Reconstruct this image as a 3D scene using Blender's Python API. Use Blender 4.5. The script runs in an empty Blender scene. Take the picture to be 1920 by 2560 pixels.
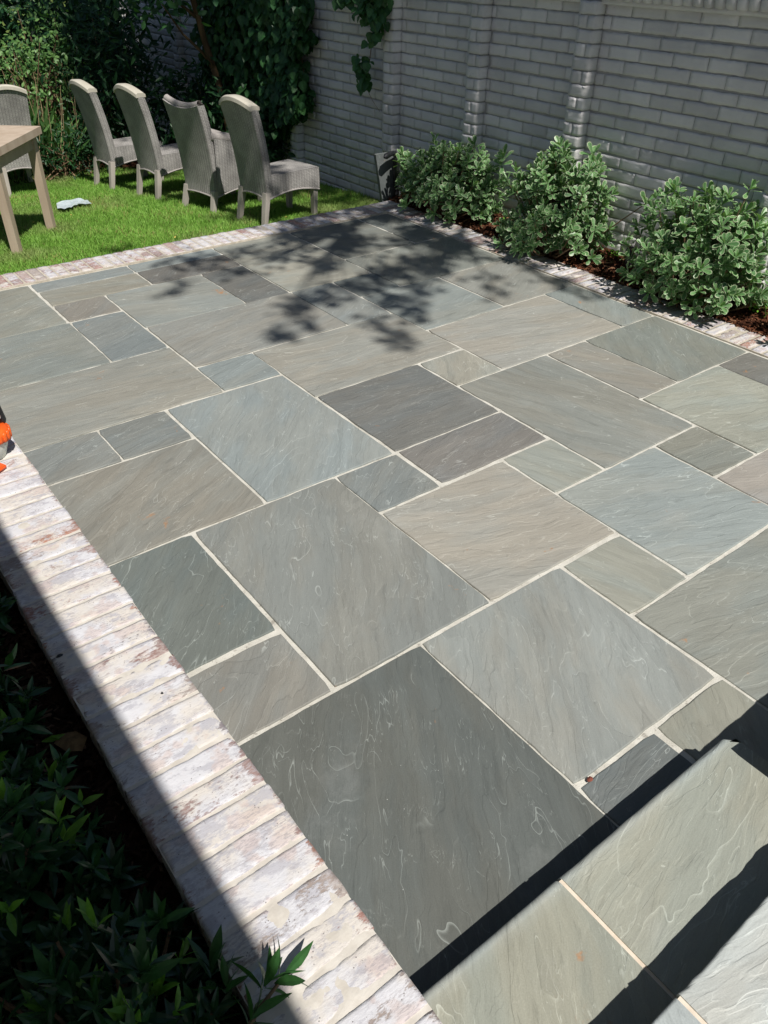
import bpy, math, random
import numpy as np
from mathutils import Vector, Matrix, noise
random.seed(7); rng = np.random.default_rng(11)
S = 1.8                       # metres per layout unit (the camera's height over the patio)
scn = bpy.context.scene

# ---------------------------------------------------------------- camera
cam_d = bpy.data.cameras.new('camera'); cam = bpy.data.objects.new('camera', cam_d)
scn.collection.objects.link(cam); scn.camera = cam
RT = Vector((0.794097, -0.607596, 0.015391)); UP = Vector((0.348747, 0.476242, 0.807198)); FW = Vector((0.497780, 0.635626, -0.590080))
M = Matrix((RT, UP, -FW)).transposed().to_4x4(); M.translation = Vector((0, 0, S)); cam.matrix_world = M
cam_d.sensor_fit = 'VERTICAL'; cam_d.sensor_height = 24; cam_d.lens = 24*1957.29/2560
cam_d.clip_start = 0.05; cam_d.clip_end = 500
scn.render.resolution_x = 768; scn.render.resolution_y = 1024

# ---------------------------------------------------------------- world and sun
KU, KV = 0.08, 0.62           # shadow offset per unit of height
sund = Vector((-KU, -KV, 1)).normalized()
EL = math.asin(sund.z); ROT = math.atan2(sund.x, sund.y)
w = bpy.data.worlds.new('World'); scn.world = w; w.use_nodes = True
nt = w.node_tree; nt.nodes.clear()
o_ = nt.nodes.new('ShaderNodeOutputWorld'); bg = nt.nodes.new('ShaderNodeBackground'); sky = nt.nodes.new('ShaderNodeTexSky')
sky.sky_type = 'NISHITA'; sky.sun_disc = False; sky.sun_elevation = EL; sky.sun_rotation = ROT
bg.inputs[1].default_value = 0.05
nt.links.new(sky.outputs[0], bg.inputs[0]); nt.links.new(bg.outputs[0], o_.inputs[0])
sl = bpy.data.lights.new('sun', 'SUN'); so = bpy.data.objects.new('sun', sl); scn.collection.objects.link(so)
sl.energy = 4.8; sl.angle = math.radians(0.53); sl.color = (1.0, 0.955, 0.89)
so.rotation_euler = sund.to_track_quat('Z', 'Y').to_euler(); so.location = sund*30
scn.view_settings.view_transform = 'Standard'; scn.view_settings.look = 'None'
scn.view_settings.exposure = 0.0; scn.view_settings.gamma = 1.0
scn.render.engine = 'CYCLES'

# ---------------------------------------------------------------- object helpers
def tag(o, label=None, cat=None, group=None, kind=None):
    if label: o['label'] = label
    if cat: o['category'] = cat
    if group: o['group'] = group
    if kind: o['kind'] = kind
    return o
def empty(name, u, v, z, rz=0):
    o = bpy.data.objects.new(name, None); scn.collection.objects.link(o)
    o.location = (u*S, v*S, z*S); o.rotation_euler = (0, 0, rz); o.empty_display_size = .05
    return o
def copy_tree(o, parent=None):
    c = o.copy(); scn.collection.objects.link(c); c.parent = parent
    for ch in list(o.children): copy_tree(ch, c)
    return c
class MB:
    """collects triangles/quads in layout units, links them as one mesh object"""
    def __init__(s):
        s.v = []; s.f3 = []; s.f4 = []; s.n = 0; s.a = {}
    def add(s, V, F, **attrs):
        V = np.asarray(V, float).reshape(-1, 3); k = len(V)
        F = np.asarray(F, int)
        if F.size:
            (s.f3 if F.shape[1] == 3 else s.f4).append(F + s.n)
        for name, val in attrs.items():
            s.a.setdefault(name, []).append((s.n, k, val))
        s.v.append(V); s.n += k
    def add2(s, V, F3, F4, **attrs):
        base = s.n; s.add(V, F3, **attrs)
        if len(F4): s.f4.append(np.asarray(F4, int) + base)
    def build(s, name, mat, parent=None, smooth=False, origin=None):
        V = np.concatenate(s.v)*S
        me = bpy.data.meshes.new(name)
        f3 = np.concatenate(s.f3) if s.f3 else np.zeros((0, 3), int)
        f4 = np.concatenate(s.f4) if s.f4 else np.zeros((0, 4), int)
        if origin is not None: V = V - np.array(origin)*S
        me.vertices.add(len(V)); me.vertices.foreach_set('co', V.astype(np.float32).ravel())
        L = np.concatenate([f3.ravel(), f4.ravel()]); me.loops.add(len(L)); me.loops.foreach_set('vertex_index', L.astype(np.int32))
        st = np.concatenate([np.arange(len(f3))*3, len(f3)*3 + np.arange(len(f4))*4])
        me.polygons.add(len(st)); me.polygons.foreach_set('loop_start', st.astype(np.int32))
        try: me.polygons.foreach_set('loop_total', np.concatenate([np.full(len(f3), 3), np.full(len(f4), 4)]).astype(np.int32))
        except Exception: pass
        me.polygons.foreach_set('use_smooth', np.full(len(st), bool(smooth)))
        for an, parts in s.a.items():
            dim = np.ndim(parts[0][2]); first = np.asarray(parts[0][2])
            w_ = first.shape[-1] if first.ndim else 1
            isvec = first.ndim >= 1 and w_ in (3,) 
            arr = np.zeros((s.n, 3 if isvec else 1), np.float32)
            for b, k, val in parts:
                val = np.asarray(val, float)
                arr[b:b+k] = val if isvec else val.reshape(-1, 1)
            if isvec:
                at = me.attributes.new(an, 'FLOAT_VECTOR', 'POINT'); at.data.foreach_set('vector', arr.ravel())
            else:
                at = me.attributes.new(an, 'FLOAT', 'POINT'); at.data.foreach_set('value', arr.ravel())
        me.update(calc_edges=True); me.validate()
        o = bpy.data.objects.new(name, me); scn.collection.objects.link(o)
        me.materials.append(mat); o.parent = parent
        if origin is not None and parent is None: o.location = Vector(origin)*S
        return o

def gridbox(dim, seg, rad, jit=0.0, nz=None, taper=None):
    """rounded, subdivided box centred at the origin; returns verts, quads (unit: layout)"""
    dx, dy, dz = [d/2 for d in dim]; V = []; F = []; idx = {}
    def vid(i, j, k):
        key = (i, j, k)
        if key not in idx:
            p = np.array([-dx+2*dx*i/seg[0], -dy+2*dy*j/seg[1], -dz+2*dz*k/seg[2]])
            r = min(rad, dx, dy, dz); q = np.clip(p, [-dx+r, -dy+r, -dz+r], [dx-r, dy-r, dz-r]); d = p-q; l = np.linalg.norm(d)
            if l > 1e-9: p = q + d/l*r
            idx[key] = len(V); V.append(p)
        return idx[key]
    a, b, c = seg
    for i in range(a):
        for j in range(b):
            F.append((vid(i, j, c), vid(i+1, j, c), vid(i+1, j+1, c), vid(i, j+1, c)))
            F.append((vid(i, j, 0), vid(i, j+1, 0), vid(i+1, j+1, 0), vid(i+1, j, 0)))
    for i in range(a):
        for k in range(c):
            F.append((vid(i, 0, k), vid(i+1, 0, k), vid(i+1, 0, k+1), vid(i, 0, k+1)))
            F.append((vid(i, b, k), vid(i, b, k+1), vid(i+1, b, k+1), vid(i+1, b, k)))
    for j in range(b):
        for k in range(c):
            F.append((vid(0, j, k), vid(0, j, k+1), vid(0, j+1, k+1), vid(0, j+1, k)))
            F.append((vid(a, j, k), vid(a, j+1, k), vid(a, j+1, k+1), vid(a, j, k+1)))
    return np.array(V), np.array(F)
def rough(V, amp, sc, seed):
    o = Vector((seed*3.7, seed*1.3, seed*7.1))
    return V + amp*np.array([noise.noise_vector(Vector(p)*sc + o)[:] for p in V])
def rotz(V, a):
    c, s_ = math.cos(a), math.sin(a); return V @ np.array([[c, s_, 0], [-s_, c, 0], [0, 0, 1]])
def tube(mb, pts, rads, n=7, **at):
    pts = [Vector(p) for p in pts]; V = []; F = []
    for i, p in enumerate(pts):
        d = (pts[min(i+1, len(pts)-1)] - pts[max(i-1, 0)]).normalized()
        a = d.orthogonal().normalized() if abs(d.z) > .9 else d.cross(Vector((0, 0, 1))).normalized()
        b = d.cross(a)
        for k in range(n):
            t = 2*math.pi*k/n; V.append(p + (a*math.cos(t)+b*math.sin(t))*rads[i])
        if i:
            for k in range(n):
                F.append(((i-1)*n+k, (i-1)*n+(k+1) % n, i*n+(k+1) % n, i*n+k))
    mb.add([tuple(v) for v in V], F, **at)
def box(mb, lo, hi, **at):
    (a, b, c), (d, e, f) = lo, hi
    V = [(a, b, c), (d, b, c), (d, e, c), (a, e, c), (a, b, f), (d, b, f), (d, e, f), (a, e, f)]
    mb.add(V, [(0, 3, 2, 1), (4, 5, 6, 7), (0, 1, 5, 4), (1, 2, 6, 5), (2, 3, 7, 6), (3, 0, 4, 7)], **at)
def instance(mb, T, F, pos, nrm, up, size, rnd, **tat):
    """T: template (n,3) with x=width, y=length, z=normal; one copy per row"""
    N = len(pos); nrm = nrm/np.linalg.norm(nrm, axis=1, keepdims=True)
    x = np.cross(up, nrm); x /= (np.linalg.norm(x, axis=1, keepdims=True)+1e-9); y = np.cross(nrm, x)
    V = pos[:, None, :] + size[:, None, None]*(T[None, :, 0:1]*x[:, None, :] + T[None, :, 1:2]*y[:, None, :] + T[None, :, 2:3]*nrm[:, None, :])
    k = len(T); FF = (F[None] + (np.arange(N)*k)[:, None, None]).reshape(-1, F.shape[1])
    at = {'rnd': np.repeat(rnd, k)}
    for nme, v in tat.items(): at[nme] = np.tile(v, N)
    mb.add(V.reshape(-1, 3), FF, **at)
def rdir(n):
    a = rng.normal(size=(n, 3)); return a/np.linalg.norm(a, axis=1, keepdims=True)

# ---------------------------------------------------------------- material helpers
def lin(c): return tuple((x/255/12.92 if x/255 <= .04045 else ((x/255+.055)/1.055)**2.4) for x in c)
class NT:
    def __init__(s, name):
        s.m = bpy.data.materials.new(name); s.m.use_nodes = True; s.t = s.m.node_tree; s.t.nodes.clear()
        s.out = s.n('ShaderNodeOutputMaterial')
    def n(s, ty, **kw):
        x = s.t.nodes.new(ty)
        for k, v in kw.items(): setattr(x, k, v)
        return x
    def l(s, a, b): s.t.links.new(a, b)
    def put(s, sock, v):
        if isinstance(v, bpy.types.NodeSocket): s.l(v, sock)
        elif hasattr(sock.default_value, '__len__') and not hasattr(v, '__len__'): sock.default_value = (v,)*len(sock.default_value)
        elif hasattr(v, '__len__') and len(sock.default_value) == 4 and len(v) == 3: sock.default_value = (*v, 1)
        else: sock.default_value = v
    def math(s, op, a, b=0.0, c=None, clamp=False):
        x = s.n('ShaderNodeMath', operation=op, use_clamp=clamp); s.put(x.inputs[0], a); s.put(x.inputs[1], b)
        if c is not None: s.put(x.inputs[2], c)
        return x.outputs[0]
    def attr(s, name, vec=False):
        x = s.n('ShaderNodeAttribute', attribute_name=name); return x.outputs['Vector'] if vec else x.outputs['Fac']
    def noise(s, vec, scale, detail=4, rough=.55, dist=0.0, dim='3D'):
        x = s.n('ShaderNodeTexNoise', noise_dimensions=dim); s.l(vec, x.inputs['Vector']) if vec else None
        x.inputs['Scale'].default_value = scale; x.inputs['Detail'].default_value = detail
        x.inputs['Roughness'].default_value = rough; x.inputs['Distortion'].default_value = dist
        return x.outputs['Fac']
    def sc(s, vec, k, off=(0, 0, 0)):
        x = s.n('ShaderNodeMapping'); s.l(vec, x.inputs[0]); x.inputs['Scale'].default_value = k
        s.put(x.inputs['Location'], off) ; return x.outputs[0]
    def ramp(s, f, lo, hi, a=0.0, b=1.0, smooth=True):
        x = s.n('ShaderNodeMapRange', interpolation_type='SMOOTHSTEP' if smooth else 'LINEAR')
        s.put(x.inputs[0], f); s.put(x.inputs[1], lo); s.put(x.inputs[2], hi); s.put(x.inputs[3], a); s.put(x.inputs[4], b); return x.outputs[0]
    def mix(s, f, a, b, mode='MIX'):
        x = s.n('ShaderNodeMix', data_type='RGBA', blend_type=mode); s.put(x.inputs[0], f); s.put(x.inputs[6], a); s.put(x.inputs[7], b); return x.outputs[2]
    def bump(s, h, strength=.5, dist=.01, prev=None):
        x = s.n('ShaderNodeBump'); s.put(x.inputs['Height'], h); x.inputs['Strength'].default_value = strength; x.inputs['Distance'].default_value = dist
        if prev is not None: s.l(prev, x.inputs['Normal'])
        return x.outputs[0]
    def pos(s): return s.n('ShaderNodeNewGeometry').outputs['Position']
    def obj(s): return s.n('ShaderNodeTexCoord').outputs['Object']
    def bsdf(s, col, roughn=.7, nrm=None, spec=.4, metal=0.0, **kw):
        p = s.n('ShaderNodeBsdfPrincipled'); s.put(p.inputs['Base Color'], col); s.put(p.inputs['Roughness'], roughn)
        s.put(p.inputs['Specular IOR Level'], spec); p.inputs['Metallic'].default_value = metal
        if nrm is not None: s.l(nrm, p.inputs['Normal'])
        for k, v in kw.items(): s.put(p.inputs[k.replace('_', ' ')], v)
        return p.outputs[0]
    def done(s, sh): s.l(sh, s.out.inputs[0]); return s.m

def m_stone(name='bluestone', k=1.0):
    m = NT(name); g = m.attr('grain', True); tone = m.attr('tone', True); r = m.attr('rnd')
    def scale(c, f):
        x = m.n('ShaderNodeVectorMath', operation='SCALE'); m.put(x.inputs[0], c); m.put(x.inputs[3], f); return x.outputs[0]
    # domain warp so that the bedding wanders
    w1 = m.n('ShaderNodeTexNoise'); m.l(g, w1.inputs['Vector']); w1.inputs['Scale'].default_value = 2.4; w1.inputs['Detail'].default_value = 4
    wc = m.n('ShaderNodeVectorMath', operation='SUBTRACT'); m.l(w1.outputs['Color'], wc.inputs[0]); wc.inputs[1].default_value = (.5, .5, .5)
    ws = m.n('ShaderNodeVectorMath', operation='MULTIPLY'); m.l(wc.outputs[0], ws.inputs[0]); ws.inputs[1].default_value = (.22, .10, 0)
    wg = m.n('ShaderNodeVectorMath', operation='ADD'); m.l(g, wg.inputs[0]); m.l(ws.outputs[0], wg.inputs[1]); wg = wg.outputs[0]
    streak = m.noise(m.sc(wg, (2.0, 15.0, 1.0)), 1.6, 6, .62); fine = m.noise(m.sc(wg, (7.0, 46.0, 1.0)), 2.0, 4, .65)
    big = m.noise(m.sc(wg, (1.0, 2.0, 1)), 1.5, 3, .5)
    # two families of cleft contours: thin pale rims, broken up by masks
    def contours(sx, sy, sca, lev, wid, mlo, mhi, msc):
        h = m.noise(m.sc(wg, (sx, sy, 1)), sca, 3.2, .5, .6); hh = m.math('MULTIPLY', h, lev); fr = m.math('FRACT', hh); fl = m.math('FLOOR', hh)
        e = m.ramp(fr, 0.0, wid, 1.0, 0.0); mk = m.ramp(m.noise(m.sc(g, (1.3, 2.0, 1)), msc, 4, .65), mlo, mhi)
        return m.math('MULTIPLY', e, mk), fr, fl
    l1, f1, fl1 = contours(.9, 3.2, 2.0, 9.0, .055, .45, .55, 2.6)
    l2, f2, fl2 = contours(1.8, 9.5, 2.6, 7.0, .085, .50, .59, 4.0)
    l3, f3, fl3 = contours(5.0, 15.0, 3.4, 6.0, .15, .56, .64, 6.0)
    line = m.math('MAXIMUM', m.math('MAXIMUM', l1, l2), m.math('MULTIPLY', l3, .55))
    wn = m.n('ShaderNodeTexWhiteNoise', noise_dimensions='2D'); cx = m.n('ShaderNodeCombineXYZ'); m.put(cx.inputs[0], fl1); m.put(cx.inputs[1], r); m.l(cx.outputs[0], wn.inputs['Vector'])
    v = m.math('MULTIPLY', m.ramp(streak, .25, .75, .90, 1.09, False), m.ramp(fine, .25, .75, .955, 1.045, False))
    v = m.math('MULTIPLY', v, m.math('MULTIPLY', m.math('MULTIPLY_ADD', wn.outputs['Value'], .11, .945), m.ramp(big, .3, .7, .94, 1.06, False)))
    col = scale(tone, v)
    warm = m.n('ShaderNodeVectorMath', operation='MULTIPLY'); m.put(warm.inputs[0], col); warm.inputs[1].default_value = (1.02, 1.0, .965)
    cool = m.n('ShaderNodeVectorMath', operation='MULTIPLY'); m.put(cool.inputs[0], col); cool.inputs[1].default_value = (.972, 1.003, 1.015)
    col = m.mix(m.ramp(m.noise(m.sc(wg, (.8, 2.6, 1)), 2.2, 4), .40, .60), cool.outputs[0], warm.outputs[0])
    # darker bedding flecks
    dk = m.math('MULTIPLY', m.ramp(m.noise(m.sc(wg, (3.0, 22.0, 1)), 2.4, 5, .7), .54, .66), .30)
    col = m.mix(dk, col, scale(col, .62))
    lc = m.mix(.35, scale(col, 1.75), (.42, .46, .44))
    col = m.mix(m.math('MULTIPLY', line, m.ramp(m.noise(g, 13, 3), .35, .60, .28, .95)), col, lc)
    rust = m.math('MULTIPLY', m.ramp(m.noise(g, 4.2, 5, .7, .4), .665, .72), m.ramp(m.noise(g, 30, 3), .4, .6, .25, .85))
    col = m.mix(rust, col, (.40, .21, .10))
    vor = m.n('ShaderNodeTexVoronoi'); m.l(g, vor.inputs['Vector']); vor.inputs['Scale'].default_value = 30
    sp = m.math('MULTIPLY', m.ramp(vor.outputs['Distance'], .02, .045, 1, 0), m.ramp(m.noise(g, 3.2, 2), .5, .58))
    col = m.mix(m.math('MULTIPLY', sp, .85), col, (.66, .67, .64))
    dust = m.ramp(m.noise(g, 2.3, 6, .7), .56, .74, 0, .30)
    col = m.mix(dust, col, m.mix(.6, scale(col, 1.3), (.38, .39, .38)))
    grain = m.noise(g, 300, 2)
    col = scale(col, m.ramp(grain, .3, .7, .93, 1.07, False))
    hb = m.math('ADD', m.math('MULTIPLY_ADD', m.ramp(f1, 0, .12, 0, 1), .9, fl1), m.math('MULTIPLY_ADD', m.ramp(f2, 0, .16, 0, .4), 1.0, m.math('MULTIPLY', fl2, .4)))
    b1 = m.bump(hb, .5, .002); b2 = m.bump(m.math('ADD', fine, streak), .35, .004, b1); b3 = m.bump(grain, .3, .0007, b2)
    rg = m.ramp(m.noise(g, 7, 4), .3, .7, .48, .66)
    return m.done(m.bsdf(col, rg, b3, .42))

def m_mortar():
    m = NT('pale joint mortar'); p = m.pos(); n1 = m.noise(p, 14, 5, .6)
    col = m.mix(m.ramp(n1, .3, .7), (.50, .485, .43), (.66, .645, .585))
    col = m.mix(m.ramp(m.noise(p, 3.0, 3), .62, .72, 0, .35), col, (.24, .22, .19)); col = m.mix(m.ramp(m.noise(p, 40, 4, .7), .58, .68, 0, .6), col, (.22, .20, .17))
    return m.done(m.bsdf(col, .9, m.bump(m.noise(p, 220, 3), .7, .003), .1))

def m_brick(name='whitewashed brick', wash=.0, kk=1.0):
    m = NT(name); p = m.pos(); r = m.attr('rnd'); t = m.attr('tone', True)
    off = m.n('ShaderNodeCombineXYZ'); m.put(off.inputs[0], m.math('MULTIPLY', r, 31.0)); m.put(off.inputs[1], m.math('MULTIPLY', r, 17.0))
    q = m.n('ShaderNodeVectorMath', operation='ADD'); m.l(p, q.inputs[0]); m.l(off.outputs[0], q.inputs[1]); q = q.outputs[0]
    n1 = m.noise(m.sc(q, (7, 14, 12)), 1.0, 6, .68, .3); n2 = m.noise(m.sc(q, (70, 160, 120)), 1.0, 4, .7)
    cover = m.math('ADD', m.math('MULTIPLY', n1, .72), m.math('MULTIPLY', n2, .28))
    cover = m.math('ADD', cover, m.math('MULTIPLY_ADD', r, .15, -.075 + wash))
    if name.startswith('white'):
        sx = m.n('ShaderNodeSeparateXYZ'); m.l(p, sx.inputs[0]); d = m.math('ABSOLUTE', m.math('SUBTRACT', m.math('DIVIDE', sx.outputs[0], S), .1626))
        cover = m.math('SUBTRACT', cover, m.math('MULTIPLY', m.ramp(d, .050, .068), .115))
    f = m.ramp(cover, .42, .485)
    n3 = m.noise(q, 7, 4); n4 = m.noise(q, 18, 3)
    cream = m.mix(m.ramp(n3, .42, .58), (.66, .62, .575), (.65, .65, .685))
    cream = m.mix(m.ramp(m.noise(m.sc(q, (16, 30, 20)), 1.0, 5, .7), .50, .60, 0, .75), cream, (.44, .435, .48))
    cream = m.mix(m.ramp(n4, .52, .62, 0, .5), cream, (.58, .46, .42)); n5 = m.noise(m.sc(q, (60, 260, 200)), 1.0, 4, .75); cream = m.mix(m.math('MULTIPLY', m.ramp(n5, .50, .57, 0, .6), m.ramp(m.noise(q, 9, 3), .42, .58, .15, 1)), cream, (.36, .33, .345))
    base = m.mix(m.ramp(m.noise(q, 30, 4), .35, .65, 0, .6), t, m.mix(.5, t, (.22, .20, .21)))
    half = m.mix(m.math('MULTIPLY', m.ramp(n2, .4, .6), .45), base, cream)
    col = m.mix(f, half, cream)
    dots = m.n('ShaderNodeTexVoronoi'); m.l(p, dots.inputs['Vector']); dots.inputs['Scale'].default_value = 130
    col = m.mix(m.math('MULTIPLY', m.ramp(dots.outputs['Distance'], .1, .22, 1, 0), m.ramp(m.noise(q, 22, 2), .53, .6)), col, (.22, .20, .20))
    b = m.bump(m.math('ADD', m.math('MULTIPLY', f, .4), n2), .6, .0025); b = m.bump(m.noise(p, 300, 3), .35, .001, b)
    return m.done(m.bsdf(col, .86, b, .2))

def m_paint():
    m = NT('grey painted brick'); p = m.pos(); r = m.attr('rnd')
    c = m.mix(m.ramp(m.noise(p, 3.0, 5, .6), .3, .7), (.66, .648, .655), (.78, .765, .765))
    v = m.n('ShaderNodeVectorMath', operation='SCALE'); m.put(v.inputs[0], c); m.put(v.inputs[3], m.math('MULTIPLY_ADD', r, .22, .89))
    c = m.mix(m.ramp(m.noise(p, 5.5, 6, .75), .66, .74, 0, .7), v.outputs[0], (.12, .115, .12))
    c = m.mix(m.ramp(m.noise(p, 45, 4, .7), .66, .72, 0, .6), c, (.5, .5, .5))
    b = m.bump(m.noise(m.sc(p, (40, 22, 60)), 1.0, 5, .65), .7, .006); b = m.bump(m.noise(p, 160, 3), .4, .002, b)
    return m.done(m.bsdf(c, .72, b, .3))

def m_simple(name, c1, c2, scale=20, rough_=.7, bumps=.3, bd=.002, spec=.3, stretch=(1, 1, 1)):
    m = NT(name); p = m.sc(m.obj(), stretch); n1 = m.noise(p, scale, 5, .6)
    return m.done(m.bsdf(m.mix(m.ramp(n1, .3, .7), c1, c2), rough_, m.bump(n1, bumps, bd), spec))

def m_leaf(name, c_dark, c_light, margin=None, trans=.25, rough_=.42, spec=.45):
    m = NT(name); r = m.attr('rnd')
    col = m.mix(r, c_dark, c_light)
    vn = m.noise(m.pos(), 60, 2); vv = m.n('ShaderNodeVectorMath', operation='SCALE'); m.put(vv.inputs[0], col); m.put(vv.inputs[3], m.ramp(vn, .3, .7, .85, 1.15)); col = vv.outputs[0]
    if margin is not None:
        e = m.attr('edge'); col = m.mix(m.ramp(m.math('ADD', e, m.math('MULTIPLY', m.noise(m.pos(), 90, 2), .3)), .92, 1.12), col, margin)
    mid = m.attr('mid'); c3 = m.n('ShaderNodeVectorMath', operation='SCALE'); m.put(c3.inputs[0], col); c3.inputs[3].default_value = 1.25
    col = m.mix(m.math('MULTIPLY', mid, .5), col, c3.outputs[0])
    p = m.bsdf(col, rough_, None, spec)
    tr = m.n('ShaderNodeBsdfTranslucent'); tc = m.mix(1.0, col, (1.1, 1.25, .45), 'MULTIPLY'); m.put(tr.inputs[0], tc)
    mx = m.n('ShaderNodeMixShader'); mx.inputs[0].default_value = trans; m.l(p, mx.inputs[1]); m.l(tr.outputs[0], mx.inputs[2])
    return m.done(mx.outputs[0])

def m_weave(name, c1, c2, fx=1.0):
    m = NT(name); g = m.attr('grain', True)
    br = m.n('ShaderNodeTexBrick'); m.l(m.sc(g, (1, 1, 1)), br.inputs['Vector'])
    br.inputs['Scale'].default_value = 1.0; br.inputs['Brick Width'].default_value = .028; br.inputs['Row Height'].default_value = .011
    br.inputs['Mortar Size'].default_value = .0022; br.inputs['Mortar Smooth'].default_value = .8
    n1 = m.noise(m.pos(), 9, 4); n2 = m.noise(g, 130, 3)
    col = m.mix(m.ramp(n1, .3, .7), c1, c2)
    dk = m.n('ShaderNodeVectorMath', operation='SCALE'); m.put(dk.inputs[0], col); dk.inputs[3].default_value = .5
    col = m.mix(m.math('MULTIPLY', br.outputs['Fac'], .6), col, dk.outputs[0])
    lt = m.n('ShaderNodeVectorMath', operation='SCALE'); m.put(lt.inputs[0], col); m.put(lt.inputs[3], m.ramp(n2, .3, .7, .75, 1.25)); col = lt.outputs[0]
    wv = m.n('ShaderNodeTexWave', wave_type='BANDS', bands_direction='X'); m.l(g, wv.inputs['Vector']); wv.inputs['Scale'].default_value = 11.2; col = m.mix(m.ramp(wv.outputs['Fac'], .15, .6, .42, 0), col, dk.outputs[0])
    hgt = m.math('SUBTRACT', m.math('MULTIPLY', wv.outputs['Fac'], .5), br.outputs['Fac'])
    return m.done(m.bsdf(col, .75, m.bump(hgt, .8, .004), .3))

MAT = dict(
    stone=m_stone(), mortar=m_mortar(), brick=m_brick(wash=.060), border=m_brick('weathered border brick', -.015), paint=m_paint(),
    wallmortar=m_simple('grey painted mortar', (.34, .335, .33), (.45, .44, .435), 12, .9, .6, .004),
    brickmortar=m_simple('cream brick mortar', (.56, .52, .465), (.66, .625, .57), 30, .92, .7, .003, .1),
    dirtmortar=m_simple('weathered brick mortar', (.42, .38, .31), (.58, .53, .45), 30, .92, .7, .003, .1),
    soil=m_simple('dark damp soil', (.012, .008, .006), (.05, .030, .020), 26, .95, 1.0, .01, .1),
    redbrick=m_simple('old red brick', (.16, .05, .035), (.27, .10, .07), 18, .9, .6, .003, .1),
    lawnsoil=m_simple('lawn thatch', (.09, .13, .03), (.15, .20, .05), 40, .95, .8, .01, .1),
    chip=None, weave=m_weave('grey wicker weave', (.36, .345, .33), (.49, .472, .45)),
    wood=m_simple('weathered teak', (.46, .36, .27), (.56, .46, .36), 10, .6, .3, .001, .3, (1, 1, .15)),
    legwood=m_simple('grey washed timber', (.40, .36, .32), (.50, .455, .41), 14, .65, .3, .001, .3, (1, 1, .15)),
    capwood=m_simple('pale top rail timber', (.47, .44, .36), (.57, .54, .46), 12, .5, .2, .001, .35),
    braid=m_simple('twisted wicker braid', (.30, .275, .26), (.46, .43, .41), 120, .8, 1, .003, .2),
    bark=m_simple('tan bark', (.10, .065, .035), (.20, .13, .07), 14, .9, .8, .006, .1, (1, 1, .2)),
    twig=m_simple('brown twig bark', (.12, .075, .045), (.26, .18, .11), 30, .9, .5, .002, .1),
    black=m_simple('black plastic', (.010, .011, .013), (.022, .023, .026), 20, .35, .1, .0005, .5),
    orange=m_simple('orange plastic', (.85, .10, .012), (.92, .16, .02), 8, .35, .1, .0005, .5),
    tank=m_simple('milky translucent plastic', (.50, .56, .50), (.60, .66, .60), 6, .4, .1, .0005, .5),
    steel=m_simple('polished steel', (.55, .55, .55), (.7, .7, .7), 30, .2, .1, .0005, .9),
    bag=m_simple('pale blue plastic film', (.48, .58, .62), (.66, .74, .77), 30, .35, .8, .01, .5),
    house=m_simple('white painted siding', (.60, .59, .57), (.66, .65, .63), 6, .7, .3, .002),
    roof=m_simple('grey roof shingles', (.10, .10, .105), (.16, .155, .15), 30, .9, .6, .006, .1),
    dryleaf=m_simple('dry tan leaf', (.30, .22, .12), (.42, .33, .20), 30, .8, .5, .002, .1),
    tanleaf=m_simple('shaded dead leaf', (.13, .09, .05), (.24, .17, .09), 60, .8, .6, .002, .1),
    yellowleaf=m_simple('yellow dead leaf', (.45, .36, .08), (.60, .50, .15), 60, .7, .4, .002, .2),
    blue=m_simple('glossy blue', (.03, .10, .45), (.08, .2, .6), 10, .15, .0, .001, .8),
)
def m_chips(name, a, b, c):
    m = NT(name); r = m.attr('rnd'); col = m.mix(m.ramp(r, .0, .7), a, b); col = m.mix(m.ramp(r, .86, .97), col, c)
    return m.done(m.bsdf(col, .9, m.bump(m.noise(m.pos(), 120, 3), .6, .002), .12))
MAT['chip'] = m_chips('red brown mulch', (.025, .010, .006), (.13, .050, .026), (.34, .19, .11))
MAT['chipdark'] = m_chips('dark mulch', (.012, .008, .006), (.050, .030, .020), (.14, .10, .07))
MAT['pitt'] = m_leaf('variegated leaf', (.040, .115, .042), (.155, .31, .115), (.54, .62, .40), .2, .40, .45)
MAT['gard'] = m_leaf('glossy dark leaf', (.014, .055, .020), (.05, .145, .045), None, .2, .30, .6)
MAT['gardnew'] = m_leaf('fresh green leaf', (.10, .26, .04), (.2, .40, .07), None, .35, .35, .5)
MAT['ivy'] = m_leaf('dark ivy leaf', (.020, .075, .026), (.06, .165, .05), None, .25, .4, .4)
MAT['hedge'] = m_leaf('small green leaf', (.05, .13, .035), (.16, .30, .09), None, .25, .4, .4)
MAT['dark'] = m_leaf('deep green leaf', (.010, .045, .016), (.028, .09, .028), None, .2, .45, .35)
MAT['clover'] = m_leaf('bright clover leaf', (.10, .28, .03), (.22, .45, .05), None, .35, .45, .3)
MAT['tree'] = m_leaf('tree leaf', (.04, .10, .02), (.07, .15, .04), None, .10, .45, .3)
def m_grass():
    m = NT('grass blade'); r = m.attr('rnd'); h = m.attr('edge')
    c = m.mix(r, (.17, .37, .05), (.36, .61, .13)); c = m.mix(m.ramp(m.noise(m.pos(), 1.6, 3), .45, .7), c, (.32, .42, .14))
    c = m.mix(m.ramp(r, .95, .98), c, (.42, .38, .15))
    p = m.bsdf(c, .5, None, .25)
    tr = m.n('ShaderNodeBsdfTranslucent'); m.put(tr.inputs[0], c); mx = m.n('ShaderNodeMixShader'); mx.inputs[0].default_value = .3
    m.l(p, mx.inputs[1]); m.l(tr.outputs[0], mx.inputs[2]); return m.done(mx.outputs[0])
MAT['grass'] = m_grass()

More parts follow.
